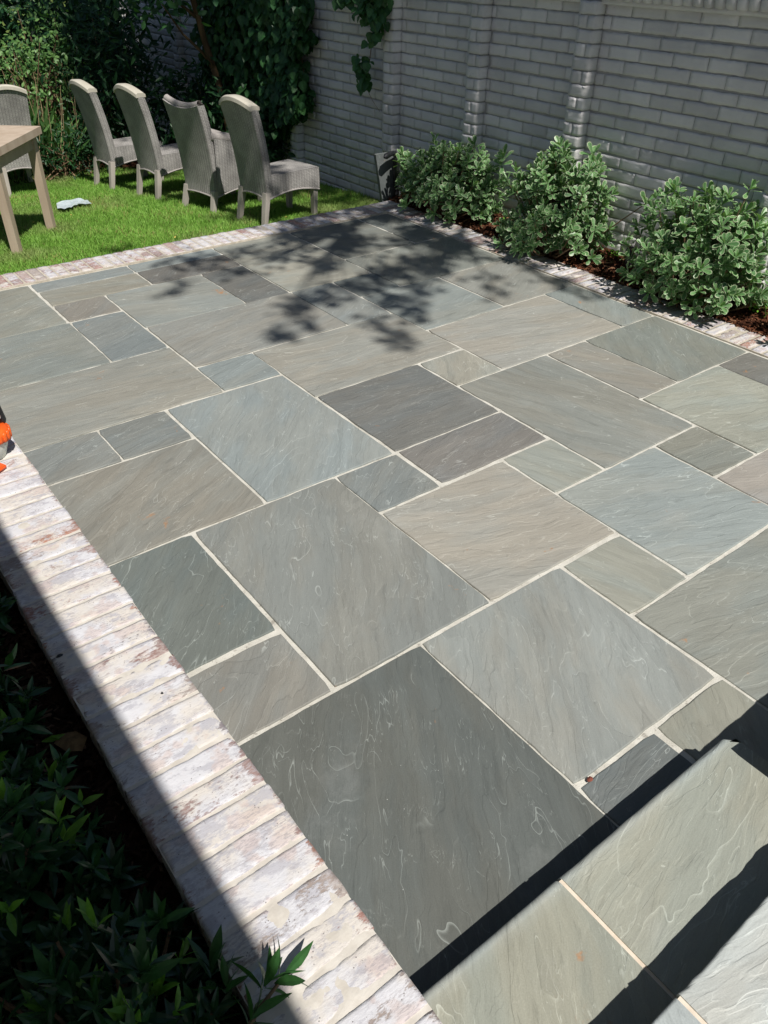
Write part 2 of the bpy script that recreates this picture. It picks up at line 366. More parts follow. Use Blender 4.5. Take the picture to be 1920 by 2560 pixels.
# ---------------------------------------------------------------- the ground
LZ = -.10                      # lawn level beside the patio; it falls away towards the hedge
def lz(v): return -.095-.055*np.clip(v-3.4, 0, 1.6)
def sheet(name, u0, u1, v0, v1, z, mat, nu=2, nv=2, amp=0.0, sc=3.0, kind='structure'):
    mb = MB(); us = np.linspace(u0, u1, nu); vs = np.linspace(v0, v1, nv)
    V = [(u, v, z + (amp*noise.noise(Vector((u*sc, v*sc, 0))) if amp else 0)) for v in vs for u in us]
    F = [(j*nu+i, j*nu+i+1, (j+1)*nu+i+1, (j+1)*nu+i) for j in range(nv-1) for i in range(nu-1)]
    mb.add(V, F); o = mb.build(name, mat, smooth=True); tag(o, kind=kind); return o
sheet('ground', -60, 60, -60, 60, -.30, MAT['lawnsoil'])
# patio: bed of mortar + slabs
Uc = [.226, .299, .474, .657, .836, 1.017, 1.198, 1.371, 1.546, 1.725, 1.898, 2.087, 2.248, 2.25]
Uc = {0: .226, 1: .299, 2: .475, 3: .656, 4: .834, 5: 1.016, 6: 1.198, 7: 1.371, 8: 1.548, 9: 1.727, 10: 1.898, 11: 2.087, 12: 2.252}
Vc = {-3: -.345, -2: -.165, -1: .012, 0: .188, 1: .364, 2: .550, 3: .728, 4: .905, 5: 1.082, 6: 1.256, 7: 1.430, 8: 1.605, 9: 1.778, 10: 1.954, 11: 2.130, 12: 2.306, 13: 2.484, 14: 2.650, 15: 2.800, 16: 2.893}
SL = [(0,3,-1,3,(92,97,95)),(3,5,1,3,(150,153,150)),(3,4,-1,1,(100,108,112)),(4,5,-1,1,(150,151,138)),(0,2,3,4,(140,136,130)),(0,2,4,6,(104,115,114)),
(2,4,3,6,(137,139,136)),(4,6,3,5,(173,164,152)),(4,5,5,6,(128,134,135)),(5,7,5,6,(124,119,118)),(6,7,4,5,(156,158,147)),(6,8,2,4,(152,162,162)),(5,6,2,3,(155,157,146)),
(5,8,0,2,(142,146,139)),(5,8,-3,0,(140,144,139)),(8,9,3,4,(136,137,127)),(8,10,1,3,(163,153,147)),(8,12,-1,1,(140,144,142)),(10,12,1,3,(150,150,142)),(8,12,-3,-1,(130,134,132)),(9,11,3,5,(162,165,152)),(11,12,3,5,(117,114,112)),
(7,9,4,7,(141,141,134)),(9,10,5,7,(151,144,134)),(10,12,5,7,(130,135,128)),(11,12,7,9,(142,149,146)),(8,11,7,9,(166,159,149)),(7,8,7,8,(164,160,147)),(5,7,6,8,(112,112,112)),
(5,8,8,10,(157,152,142)),(8,10,9,11,(145,152,150)),(10,12,9,11,(153,149,140)),(9,12,11,13,(141,142,133)),(8,9,11,12,(112,122,125)),(7,8,10,12,(140,146,147)),(4,7,10,12,(150,147,141)),
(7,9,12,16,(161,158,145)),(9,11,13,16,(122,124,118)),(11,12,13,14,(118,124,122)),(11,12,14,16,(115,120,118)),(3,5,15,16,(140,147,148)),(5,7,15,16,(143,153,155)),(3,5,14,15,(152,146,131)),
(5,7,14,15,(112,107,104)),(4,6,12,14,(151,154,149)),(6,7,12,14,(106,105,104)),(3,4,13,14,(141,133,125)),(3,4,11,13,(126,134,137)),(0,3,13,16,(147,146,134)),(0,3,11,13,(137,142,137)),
(0,4,9,11,(153,149,139)),(4,5,9,10,(141,151,153)),(3,5,6,9,(142,152,155)),(2,3,8,9,(127,133,134)),(0,2,8,9,(134,136,134)),(0,3,6,8,(142,136,126)),(0,2,-3,-1,(120,124,122)),(2,5,-3,-1,(130,132,128))]
def slab(mb, u0, u1, v0, v1, ztop, thick, tone, gang, seed, jag=.0014, rad=.0022, n_mid=1):
    rg = np.random.default_rng(seed); pts = []
    def run(a, b):
        L = math.hypot(b[0]-a[0], b[1]-a[1]); n = max(3, int(L/.02)); d = ((b[0]-a[0])/L, (b[1]-a[1])/L); out = []
        ph = rg.random()*50
        for i in range(n):
            t = i/n*L; j = jag*(noise.noise(Vector((t*26+ph, seed, 0)))*1.2 + noise.noise(Vector((t*90+ph, seed, 4)))*.8)
            e = min(t, L-t); chip = .0035*max(0, 1-e/.006)
            out.append((a[0]+d[0]*t - d[1]*(j+chip), a[1]+d[1]*t + d[0]*(j+chip)))
        return out
    c = [(u0, v0), (u1, v0), (u1, v1), (u0, v1)]
    for i in range(4): pts += run(c[i], c[(i+1) % 4])
    pts = np.array(pts); n = len(pts); cen = np.array([(u0+u1)/2, (v0+v1)/2])
    def inset(d):
        q = pts.copy(); q[:, 0] = np.clip(q[:, 0], u0-9, u1+9)
        dx = np.sign(cen[0]-q[:, 0])*d; dy = np.sign(cen[1]-q[:, 1])*d
        nearx = (np.minimum(abs(q[:, 0]-u0), abs(q[:, 0]-u1)) < .006); neary = (np.minimum(abs(q[:, 1]-v0), abs(q[:, 1]-v1)) < .006)
        q[:, 0] += dx*nearx; q[:, 1] += dy*neary; return q
    rings = [(pts, ztop-thick), (pts, ztop-rad), (inset(rad*.35), ztop-rad*.3), (inset(rad), ztop)]
    V = np.concatenate([np.c_[p, np.full(n, z)] for p, z in rings] + [np.array([[cen[0], cen[1], ztop]])])
    F4 = [(r*n+i, r*n+(i+1) % n, (r+1)*n+(i+1) % n, (r+1)*n+i) for r in range(3) for i in range(n)]
    F3 = [(3*n+i, 3*n+(i+1) % n, 4*n) for i in range(n)]
    ox, oy = rg.random(2)*60; ca, sa = math.cos(gang), math.sin(gang)
    G = np.c_[(V[:, 0]*ca+V[:, 1]*sa)*S+ox, (-V[:, 0]*sa+V[:, 1]*ca)*S+oy, np.full(len(V), seed*.37)]
    mb.add2(V, F3, F4, grain=G, tone=np.tile(tone, (len(V), 1)), rnd=np.full(len(V), rg.random()))
ALB = .90
def tn(c, k=ALB):
    gm = sum(c)/3; c = [gm+(x-gm)*.64 for x in c]; c = [x+(y-x)*.17 for x, y in zip(c, (156, 159, 150))]
    l = lin(c); g = sum(l)/3; return tuple((x*.92+g*.08)*k*b for x, b in zip(l, (.985, 1.0, .985)))
pm = MB()
GR = {0: 1.0, 1: .95, 2: .1, 3: .9, 4: .8, 5: .75, 6: 1.0, 7: -.3, 8: .6, 9: .2, 10: -1.2, 11: -.35, 12: -1.3, 13: -.2, 15: -.2, 20: -.3, 21: -.2, 22: -1.25, 23: -1.1, 24: .9, 25: .8, 26: -.25, 27: .9, 28: -.05, 29: -.1, 30: .1}
GK = {(3, 5, 6, 9): .9, (0, 3, 6, 8): .55, (0, 4, 9, 11): -.05, (7, 9, 12, 16): -.2, (4, 7, 10, 12): .25, (4, 6, 12, 14): -.25}
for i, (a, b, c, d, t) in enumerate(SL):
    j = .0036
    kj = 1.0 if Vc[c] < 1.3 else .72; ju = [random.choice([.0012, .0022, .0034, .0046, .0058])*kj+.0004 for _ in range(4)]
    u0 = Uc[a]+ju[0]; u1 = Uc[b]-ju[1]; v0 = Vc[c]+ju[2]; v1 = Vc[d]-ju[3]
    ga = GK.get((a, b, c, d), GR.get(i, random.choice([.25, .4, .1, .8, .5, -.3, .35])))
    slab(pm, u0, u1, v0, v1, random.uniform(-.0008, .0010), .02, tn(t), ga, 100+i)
patio = pm.build('patio_paving', MAT['stone']); tag(patio, kind='structure')
jm = MB(); nu, nv = 150, 240
us = np.linspace(.20, 2.262, nu); vs = np.linspace(-.35, 2.905, nv)
JV = [(u, v, -.0032 + .0026*noise.noise(Vector((u*9, v*9, 3))) - .002*max(0, noise.noise(Vector((u*31, v*31, 8))))) for v in vs for u in us]
jm.add(JV, [(b*nu+a, b*nu+a+1, (b+1)*nu+a+1, (b+1)*nu+a) for b in range(nv-1) for a in range(nu-1)])
tag(jm.build('mortar_joints', MAT['mortar'], smooth=True), kind='structure')

# ---------------------------------------------------------------- bricks
BT = [(.36, .19, .16), (.33, .22, .20), (.40, .28, .25), (.27, .24, .25), (.30, .19, .17), (.36, .30, .27), (.40, .20, .14)]
def brick_run(mb, mo, along, start, end, c0, c1, ztop, hgt, pitch, joint, seg, rad, amp, seed, dz=.0012):
    """bricks laid side by side along one axis ('u' or 'v'); c0..c1 is the brick length across"""
    rg = np.random.default_rng(seed); n = int(round((end-start)/pitch)); p = (end-start)/n
    for i in range(n):
        wd = p-joint+rg.uniform(-.0008, .0008); L = c1-c0+rg.uniform(-.0016, .0016)
        V, F = gridbox((L, wd, hgt), seg, rad); V = rough(V, amp, 38, seed*100+i); V = rough(V, amp*.5, 130, seed*77+i)
        V = rotz(V, rg.normal()*.006); c = start+(i+.5)*p
        if along == 'v': V = V + np.array([(c0+c1)/2+rg.normal()*.0006, c, ztop-hgt/2+rg.normal()*dz])
        else: V = rotz(V, math.pi/2) + np.array([c, (c0+c1)/2+rg.normal()*.0006, ztop-hgt/2+rg.normal()*dz])
        t = BT[rg.integers(len(BT))]; mb.add(V, F, tone=np.tile(t, (len(V), 1)), rnd=np.full(len(V), rg.random()))
# patio border (part of the paving's setting)
bm_ = MB()
brick_run(bm_, None, 'u', .24, 2.253, 2.909, 3.045, .004, .05, .0412, .0062, (12, 4, 2), .0022, .0010, 3, .0006)
brick_run(bm_, None, 'v', -.35, 3.05, 2.262, 2.393, .004, .05, .0412, .0062, (12, 4, 2), .0022, .0010, 4, .0006)
bd = bm_.build('brick_border', MAT['border'], smooth=True); tag(bd, kind='structure')
bb = MB(); box(bb, (.0, 2.899, -.2), (2.256, 3.042, .0022)); box(bb, (2.2585, -.35, -.2), (2.390, 3.043, .0025))
tag(bb.build('border_mortar', MAT['dirtmortar']), kind='structure')

# low brick wall at the left
CZ = .23
lw = empty('low_brick_wall', .16, .8, 0)
def child_origin(e): return tuple(e.location[i]/S for i in range(3))
def part(mb, name, mat, parent, smooth=False):
    o = mb.build(name, mat, parent, smooth, origin=child_origin(parent)) if parent.rotation_euler.z == 0 else mb.build(name, mat, parent, smooth)
    return o
tag(lw, 'low whitewashed brick wall with sunlit cap running down the left of the patio', 'wall')
cb = MB(); brick_run(cb, None, 'v', -.45, 2.15, .0965, .2287, CZ, .04, .0412, .0046, (26, 9, 4), .0020, .0012, 5, .0005)
part(cb, 'cap_brick', MAT['brick'], lw, True)
# mortar, smeared nearly flush between the cap bricks
mm = MB(); nu, nv = 16, 700; us = np.linspace(.0975, .2275, nu); vs = np.linspace(-.45, 2.15, nv)
V = [(u, v, CZ-.0011+.0012*noise.noise(Vector((u*60, v*60, 1)))-.02*(max(0, .1035-u)+max(0, u-.2215))) for v in vs for u in us]
V = np.array(V); Fq = [(b*nu+a, b*nu+a+1, (b+1)*nu+a+1, (b+1)*nu+a) for b in range(nv-1) for a in range(nu-1)]
mm.add(V, Fq); box(mm, (.1005, -.45, CZ-.04), (.2245, 2.15, CZ-.005))
part(mm, 'cap_mortar', MAT['brickmortar'], lw)
wb = MB(); k = 0
for r_ in range(6):
    z1_ = CZ-.041-r_*.0385
    for s_ in range(-4, 19):
        c = s_*.125 + (.0625 if r_ % 2 else 0)
        if c < -.4 or c > 2.1: continue
        for x in (.118, .207):
            V, F = gridbox((.03, .119, .0335), (1, 4, 2), .003); V = rough(V, .0012, 40, k); k += 1
            wb.add(V+np.array([x, c, z1_-.018]), F, tone=np.tile(BT[k % 7], (len(V), 1)), rnd=np.full(len(V), random.random()))
part(wb, 'wall_body', MAT['border'], lw, True)
wm = MB(); box(wm, (.106, -.45, -.1), (.219, 2.15, CZ-.041)); part(wm, 'wall_core', MAT['dirtmortar'], lw)

# ---------------------------------------------------------------- steps
Z1, Z2 = .08, .16
steps = empty('stone_steps', .6, .15, 0)
tag(steps, 'bluestone step and landing with rounded nosing at the lower right of the patio', 'steps')
def tread(u0, u1, v0, v1, ztop, th, tone, gang, seed, nose=.011, ragged=0.0, name='tread', round_end=False):
    mb = MB(); n = max(8, int((u1-u0)/.012)); m_ = 9; prof = []
    for i in range(m_+1):
        a = math.pi/2*i/m_; prof.append((v1-nose+nose*math.sin(a), ztop-nose+nose*math.cos(a)))
    prof.append((v1-nose*.3, ztop-th)); prof = [(v0, ztop)] + [(v0+(v1-nose-v0)*t, ztop) for t in (.25, .5, .75, .93, .985)] + prof
    prof.append((v0, ztop-th)); P = len(prof); V = []
    for i in range(n+1):
        u = u0+(u1-u0)*i/n
        j = ragged*(noise.noise(Vector((u*30, seed*.37, 0)))+.9*noise.noise(Vector((u*85, seed*.37, 5)))) + .0012*noise.noise(Vector((u*20, seed, 9)))
        if round_end and u > u1-.012: j -= .012-math.sqrt(max(0, .012**2-(u-u1+.012)**2))
        for q, (vv, zz) in enumerate(prof):
            f_ = 1 if vv > v1-nose*1.01 else 0
            V.append((u, vv+j*f_, zz))
    F = [(i*P+q, i*P+(q+1) % P, (i+1)*P+(q+1) % P, (i+1)*P+q) for i in range(n) for q in range(P)]
    b0 = len(V); V.append((u0, (v0+v1)/2, ztop-th/2)); V.append((u1, (v0+v1)/2, ztop-th/2))
    F3 = [(q, b0, (q+1) % P) for q in range(P)] + [(n*P+q, n*P+(q+1) % P, b0+1) for q in range(P)]
    V = np.array(V); rg = np.random.default_rng(seed); ox, oy = rg.random(2)*60; ca, sa = math.cos(gang), math.sin(gang)
    G = np.c_[(V[:, 0]*ca+V[:, 1]*sa)*S+ox, (-V[:, 0]*sa+(V[:, 1]-V[:, 2]*.6)*ca)*S+oy, np.full(len(V), seed*.37)]
    TT = np.tile(tone, (len(V), 1))
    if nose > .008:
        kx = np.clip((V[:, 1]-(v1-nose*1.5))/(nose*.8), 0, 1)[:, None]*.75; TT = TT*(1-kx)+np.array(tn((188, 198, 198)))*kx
    mb.add2(V, F3, F, grain=G, tone=TT, rnd=np.full(len(V), rg.random()))
    return part(mb, name, MAT['stone'], steps, False)
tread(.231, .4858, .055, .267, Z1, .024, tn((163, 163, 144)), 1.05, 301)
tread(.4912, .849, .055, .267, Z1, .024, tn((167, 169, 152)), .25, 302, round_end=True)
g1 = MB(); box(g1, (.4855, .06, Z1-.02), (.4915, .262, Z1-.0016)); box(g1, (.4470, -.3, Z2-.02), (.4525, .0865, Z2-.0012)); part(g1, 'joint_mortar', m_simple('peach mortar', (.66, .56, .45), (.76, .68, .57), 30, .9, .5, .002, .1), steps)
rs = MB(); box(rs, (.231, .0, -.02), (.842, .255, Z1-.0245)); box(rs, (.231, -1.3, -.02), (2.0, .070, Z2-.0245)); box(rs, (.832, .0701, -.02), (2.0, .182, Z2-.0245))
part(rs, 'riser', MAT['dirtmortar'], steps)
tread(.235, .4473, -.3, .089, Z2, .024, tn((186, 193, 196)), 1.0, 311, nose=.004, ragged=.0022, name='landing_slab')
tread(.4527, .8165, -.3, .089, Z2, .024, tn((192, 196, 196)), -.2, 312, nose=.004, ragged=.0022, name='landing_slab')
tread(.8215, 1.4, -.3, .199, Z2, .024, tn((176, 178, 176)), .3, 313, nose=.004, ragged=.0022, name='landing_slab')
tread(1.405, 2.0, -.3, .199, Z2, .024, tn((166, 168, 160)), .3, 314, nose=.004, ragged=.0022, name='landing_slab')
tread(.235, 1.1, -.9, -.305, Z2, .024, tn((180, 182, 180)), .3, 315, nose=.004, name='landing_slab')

# ---------------------------------------------------------------- garden wall of painted brick
WU = 2.57
gw = empty('garden_brick_wall', WU, 2.5, 0)
tag(gw, 'tall grey painted brick wall with raised piers behind the shrubs', 'wall')
COURSE = .0428; BASE = -.140-.0428*2; NC = 25; TOP = BASE+NC*COURSE
pillars = [.71, 1.28, 2.13, 2.69, 3.26, 4.12, 4.97, 5.54, 6.4]; PW = .080
def wall_brick(mb, v0, v1, z0, z1, u, d, seed, segv=9):
    V, F = gridbox((d, v1-v0, z1-z0), (2, segv, 4), .0013); V = rough(V, .0017, 34, seed); V = rough(V, .0016, 120, seed+.5)
    V[:, 2] -= np.where((V[:, 2] > 0), .0025*np.abs(np.array([noise.noise(Vector((seed*.7, y*75, 1))) for y in V[:, 1]])), 0)
    mb.add(V+np.array([u+d/2, (v0+v1)/2, (z0+z1)/2]), F, rnd=np.full(len(V), random.random()))
edges = [-.6] + pillars + [7.4]; sd = 0
for i in range(len(edges)-1):
    a = edges[i]+(PW/2 if i else 0); b = edges[i+1]-(PW/2 if i < len(edges)-2 else 0); mb = MB()
    for c in range(NC):
        z0 = BASE+c*COURSE; z1 = z0+COURSE-.0036-(.0034 if (c+i) % 3 == 0 else 0)
        x = a + (-.068 if c % 2 else -.012) - random.uniform(0, .01)
        while x < b:
            y0, y1 = max(x, a+.001), min(x+.1318, b-.001)
            if y1-y0 > .012: wall_brick(mb, y0, y1, z0, z1, WU+random.uniform(-.0012, .0012), .03, sd); sd += 1
            x += .1345
    part(mb, 'wall_panel', MAT['paint'], gw, True)
for i, pv in enumerate(pillars):
    mb = MB()
    for c in range(NC):
        z0 = BASE+c*COURSE; z1 = z0+COURSE-.0036
        if c % 2: 
            m_ = pv+random.uniform(-.012, .002); wall_brick(mb, pv-PW/2, m_-.002, z0, z1, WU-.043, .07, sd, 3); wall_brick(mb, m_+.002, pv+PW/2, z0, z1, WU-.043, .07, sd+1, 3); sd += 2
        else: wall_brick(mb, pv-PW/2, pv+PW/2, z0, z1, WU-.043+random.uniform(-.001, .001), .07, sd, 4); sd += 1
    part(mb, 'pier', MAT['paint'], gw, True)
mb = MB(); box(mb, (WU+.0040, -.6, BASE-.1), (WU+.06, 7.4, TOP-.002))
for pv in pillars: box(mb, (WU-.038, pv-PW/2+.004, BASE), (WU+.002, pv+PW/2-.005, TOP-.003))
part(mb, 'wall_core', MAT['wallmortar'], gw)
# coping: a moulding course and a row of bricks on edge that lean out
mb = MB(); tube(mb, [(WU-.012, -.6, TOP-.004), (WU-.012, 7.4, TOP-.004)], [.009, .009], 8, rnd=np.full(16, .5)); x = -.6; 
while x < 7.4:
    V, F = gridbox((.12, .034, .05), (4, 2, 3), .009); V = rough(V, .0028, 30, sd); sd += 1
    c, s_ = math.cos(.12), math.sin(.12); V = V @ np.array([[c, 0, s_], [0, 1, 0], [-s_, 0, c]])
    mb.add(V+np.array([WU+.022, x, TOP+.029]), F, rnd=np.full(len(V), random.random())); x += .0385
part(mb, 'coping', MAT['paint'], gw, True)

# ---------------------------------------------------------------- mulch beds and lawn
bedz = lambda u, v: .0 + .035*np.clip((u-2.40)/.15, 0, 1)
mb = MB(); us = np.linspace(2.389, 2.60, 12); vs = np.linspace(-.4, 3.06, 120)
V = [(u, v, -.006+.035*min(1, max(0, (u-2.40)/.15))+.010*noise.noise(Vector((u*14, v*14, 0)))) for v in vs for u in us]
mb.add(V, [(j*12+i, j*12+i+1, (j+1)*12+i+1, (j+1)*12+i) for j in range(119) for i in range(11)])
tag(mb.build('mulch_bed', MAT['soil'], smooth=True), kind='structure')
def chips(mb, n, pf, size=(.006, .022), zf=None, flat=.35):
    T = np.array([(-.12, -.5, 0), (.12, -.5, 0), (.16, .5, 0), (-.1, .5, 0), (0, -.3, .14), (0, .4, .14)])
    F = np.array([(0, 1, 4), (1, 2, 5), (1, 5, 4), (2, 3, 5), (3, 0, 4), (3, 4, 5)])
    pos = pf(n); nrm = np.c_[rng.normal(size=(n, 2))*flat, np.ones(n)]; up = rdir(n)
    instance(mb, T, F, pos, nrm, up, rng.uniform(*size, n)*(.5+rng.random(n)), rng.random(n))
def pf_right(n):
    u = rng.uniform(2.385, 2.565, n); v = rng.uniform(.6, 3.06, n); return np.c_[u, v, -.004+.035*np.clip((u-2.40)/.15, 0, 1)+rng.random(n)*.012]
mb = MB(); chips(mb, 16000, pf_right, (.008, .026)); tag(mb.build('mulch', MAT['chip']), kind='stuff')
# planting bed left of the low wall
mb = MB(); us = np.linspace(-1.1, .106, 40); vs = np.linspace(-.6, 2.3, 90)
V = [(u, v, .172+.014*noise.noise(Vector((u*9, v*9, 0)))) for v in vs for u in us]
mb.add(V, [(j*40+i, j*40+i+1, (j+1)*40+i+1, (j+1)*40+i) for j in range(89) for i in range(39)])
tag(mb.build('soil_bed', MAT['soil'], smooth=True), kind='structure')
def pf_left(n):
    u = rng.uniform(-.15, .103, n); v = rng.uniform(.2, 1.5, n); return np.c_[u, v, .176+rng.random(n)*.012]
mb = MB(); chips(mb, 9000, pf_left, (.005, .018)); tag(mb.build('bark_mulch', MAT['chipdark']), kind='stuff')
# lawn
mb = MB(); us = np.linspace(-3, 2.60, 60); vs = np.linspace(3.043, 7.6, 50)
V = [(u, v, lz(v)+.006*noise.noise(Vector((u*2, v*2, 0)))) for v in vs for u in us]
mb.add(V, [(j*60+i, j*60+i+1, (j+1)*60+i+1, (j+1)*60+i) for j in range(49) for i in range(59)])
tag(mb.build('lawn', MAT['lawnsoil'], smooth=True), kind='structure')
def bedline(u): return 5.45-.30*np.clip(u-1.1, 0, 9)-.62*np.clip(u-1.7, 0, 9)-.9*np.clip(u-2.25, 0, 9)
def grass():
    n = 230000; u = rng.uniform(-.35, 2.56, n); v = 3.045+rng.random(n)**1.15*2.5
    k = v < bedline(u)+rng.normal(size=n)*.03; u, v = u[k], v[k]; n = len(u)
    T = np.array([(-.09, 0, 0), (.09, 0, 0), (.05, .55, .06), (-.05, .55, .06), (0, 1, .22)]); F = np.array([(0, 1, 2), (0, 2, 3), (3, 2, 4)])
    pos = np.c_[u, v, lz(v)-.002]; nrm = np.c_[rng.normal(size=(n, 2)), rng.normal(size=n)*.25]
    up = np.c_[rng.normal(size=(n, 2))*.45, np.ones(n)]
    x = np.cross(up, nrm); y = up/np.linalg.norm(up, axis=1, keepdims=True); nn = np.cross(x, y)
    mb = MB(); clump = np.array([noise.noise(Vector((a*4, b*4, 2))) for a, b in zip(u[::1], v[::1])])
    instance(mb, T, F, pos, nn, y, rng.uniform(.016, .03, n)*(1+.35*clump), np.clip(.5+.5*clump+rng.normal(size=n)*.25, 0, 1))
    tag(mb.build('grass', MAT['grass']), kind='stuff')
grass()

# ---------------------------------------------------------------- leaf templates
def leaf_tpl(kind):
    if kind == 'obovate':   # narrow base, round tip, pale margin
        prof = [(0, .03), (.3, .10), (.55, .15), (.78, .20), (.93, .16), (1.0, .05)]; cup = .10; droop = -.12
    elif kind == 'lance': prof = [(0, .02), (.2, .10), (.45, .145), (.7, .11), (.88, .05), (1.0, .005)]; cup = .10; droop = -.18
    elif kind == 'ivy': prof = [(0, .10), (.08, .36), (.35, .46), (.55, .34), (.7, .30), (1.0, .01)]; cup = .10; droop = -.12
    elif kind == 'oval': prof = [(0, .03), (.25, .22), (.55, .27), (.8, .18), (1.0, .01)]; cup = .08; droop = -.08
    elif kind == 'grassy': prof = [(0, .02), (.3, .045), (.7, .04), (1.0, .003)]; cup = .02; droop = -.35
    V = []; e = []; mid = []
    for y, wd in prof:
        zc = droop*y*y
        for sgn in (-1, 0, 1):
            V.append((sgn*wd, y, zc + (cup*wd*2 if sgn else 0))); e.append(1.0 if sgn else max(0, (y-.8)*5)); mid.append(0 if sgn else 1)
    F = []
    for i in range(len(prof)-1):
        for s_ in (0, 1): F.append((i*3+s_, i*3+s_+1, i*3+s_+4, i*3+s_+3))
    return np.array(V), np.array(F), np.array(e), np.array(mid)
TPL = {k: leaf_tpl(k) for k in ('obovate', 'lance', 'ivy', 'oval', 'grassy')}
def leaves(mb, kind, pos, nrm, up, size, rnd):
    T, F, e, mid = TPL[kind]; instance(mb, T, F, pos, nrm, up, size, rnd, edge=e, mid=mid)
def rosettes(mb, kind, cen, axis, n_leaf, size, spread, tone):
    """whorls of leaves: cen (N,3), axis (N,3) the shoot direction"""
    for i in range(len(cen)):
        nl = n_leaf+rng.integers(-2, 3); ax = axis[i]/np.linalg.norm(axis[i]); a = np.cross(ax, [.3, .5, .8]); a /= np.linalg.norm(a); b = np.cross(ax, a)
        ph = rng.random()*7; t = ph+np.arange(nl)*2.4; el = np.linspace(.15, spread, nl)+rng.normal(size=nl)*.12
        rad = np.cos(t)[:, None]*a+np.sin(t)[:, None]*b
        d = np.cos(el)[:, None]*ax*1.0 + np.sin(el)[:, None]*rad
        nn = np.sin(el)[:, None]*ax - np.cos(el)[:, None]*rad; nn += rng.normal(size=(nl, 3))*.12
        sz = size[i]*(.62+.38*np.linspace(.55, 1, nl))*(1+rng.normal(size=nl)*.1)
        p = cen[i]-ax*size[i]*.25*np.linspace(0, 1, nl)[:, None]
        leaves(mb, kind, np.tile(p, 1), nn, d, sz, np.clip(tone[i]+rng.normal(size=nl)*.13, 0, 1))
def instance_up(): pass

# ---------------------------------------------------------------- variegated shrubs on the right
def variegated(u, v, ru, rv, rz, zc, n, label, extra=()):
    root = empty('variegated_shrub', u, v, .01); tag(root, label, 'shrub', 'variegated shrubs along the grey wall')
    d = rdir(n*2); d = d[d[:, 2] > -.45][:n]; n = len(d)
    rr = .52+.52*rng.random(n)**.8
    lump = np.array([1+.55*noise.noise(Vector(x)*2.9+Vector((u, v, 0))) for x in d])
    cen = np.array([u, v, zc])+d*np.array([ru, rv, rz])*(rr*lump)[:, None]
    cen[:, 0] = np.minimum(cen[:, 0], WU-.035); cen[:, 2] = np.maximum(cen[:, 2], .018)
    ax = d*np.array([1, 1, .8])+np.array([0, 0, .75])+rng.normal(size=(n, 3))*.3
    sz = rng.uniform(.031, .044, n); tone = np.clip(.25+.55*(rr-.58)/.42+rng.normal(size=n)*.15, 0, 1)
    if len(extra):
        E_ = np.array(extra); cen = np.r_[cen, E_]; ax = np.r_[ax, np.tile([-.4, -.1, .7], (len(E_), 1))]; sz = np.r_[sz, np.full(len(E_), .05)]; tone = np.r_[tone, np.full(len(E_), .7)]
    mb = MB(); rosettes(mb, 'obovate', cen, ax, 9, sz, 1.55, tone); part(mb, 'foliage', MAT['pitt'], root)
    mb = MB()
    for i in range(0, len(cen), 3):
        c = Vector(cen[i]); b = Vector((u+random.uniform(-.03, .03), v+random.uniform(-.04, .04), 0)); mdl = b.lerp(c, .5)+Vector((0, 0, -.03))
        tube(mb, [b, mdl, c], [.0045, .0032, .0016], 5)
    part(mb, 'stem', MAT['twig'], root)
variegated(2.455, 2.72, .145, .265, .175, .115, 360, 'pale edged green shrub farthest from the steps, beside the upright slab', [(2.40, 2.93, .20), (2.42, 3.0, .205), (2.47, 2.42, .27), (2.5, 2.62, .30), (2.46, 2.40, .30)])
variegated(2.440, 2.07, .150, .225, .225, .125, 400, 'middle pale edged shrub, tallest, in front of the sunlit wall pier', [(2.50, 2.17, .345), (2.50, 2.15, .375), (2.48, 1.96, .345), (2.50, 1.99, .375), (2.5, 1.95, .33), (2.5, 1.72, .26)])
variegated(2.430, 1.42, .160, .235, .215, .125, 400, 'pale edged shrub nearest the steps, with low sprigs over the brick edging', [(2.46, 1.62, .31), (2.47, 1.60, .335), (2.37, 1.44, .035), (2.345, 1.40, .045), (2.335, 1.36, .06), (2.38, 1.36, .07)])
variegated(2.460, .80, .150, .230, .150, .130, 200, 'pale edged shrub by the grey wall beyond the picture edge')

# weeds
for (u, v, lab) in [(2.535, 1.84, 'bright green clover weed in mulch between middle and nearest shrubs'), (2.50, 1.22, 'bright green clover weed in mulch right of the nearest shrub'), (2.50, 2.36, 'bright green clover weed in mulch between farthest and middle shrubs')]:
    mb = MB(); n = 60; pos = np.c_[u+rng.normal(size=n)*.022, v+rng.normal(size=n)*.03, .03+rng.random(n)*.03]
    leaves(mb, 'oval', pos, np.c_[rng.normal(size=(n, 2))*.4, np.ones(n)], rdir(n), rng.uniform(.009, .016, n), rng.random(n))
    o = mb.build('clover_weed', MAT['clover'], origin=(u, v, .02)); tag(o, lab, 'weed', 'clover weeds in the mulch')
# trailing black uplight
up = empty('garden_uplight', 2.505, 1.745, .03); tag(up, 'black garden uplight against the wall foot between two shrubs', 'garden light')
mb = MB(); tube(mb, [(2.505, 1.745, .02), (2.505, 1.748, .045), (2.507, 1.752, .085), (2.509, 1.755, .098)], [.012, .015, .016, .011], 12); part(mb, 'lamp_housing', MAT['black'], up)
mb = MB(); tube(mb, [(2.505, 1.745, -.01), (2.505, 1.745, .022)], [.005, .006], 8); part(mb, 'stake', MAT['black'], up)

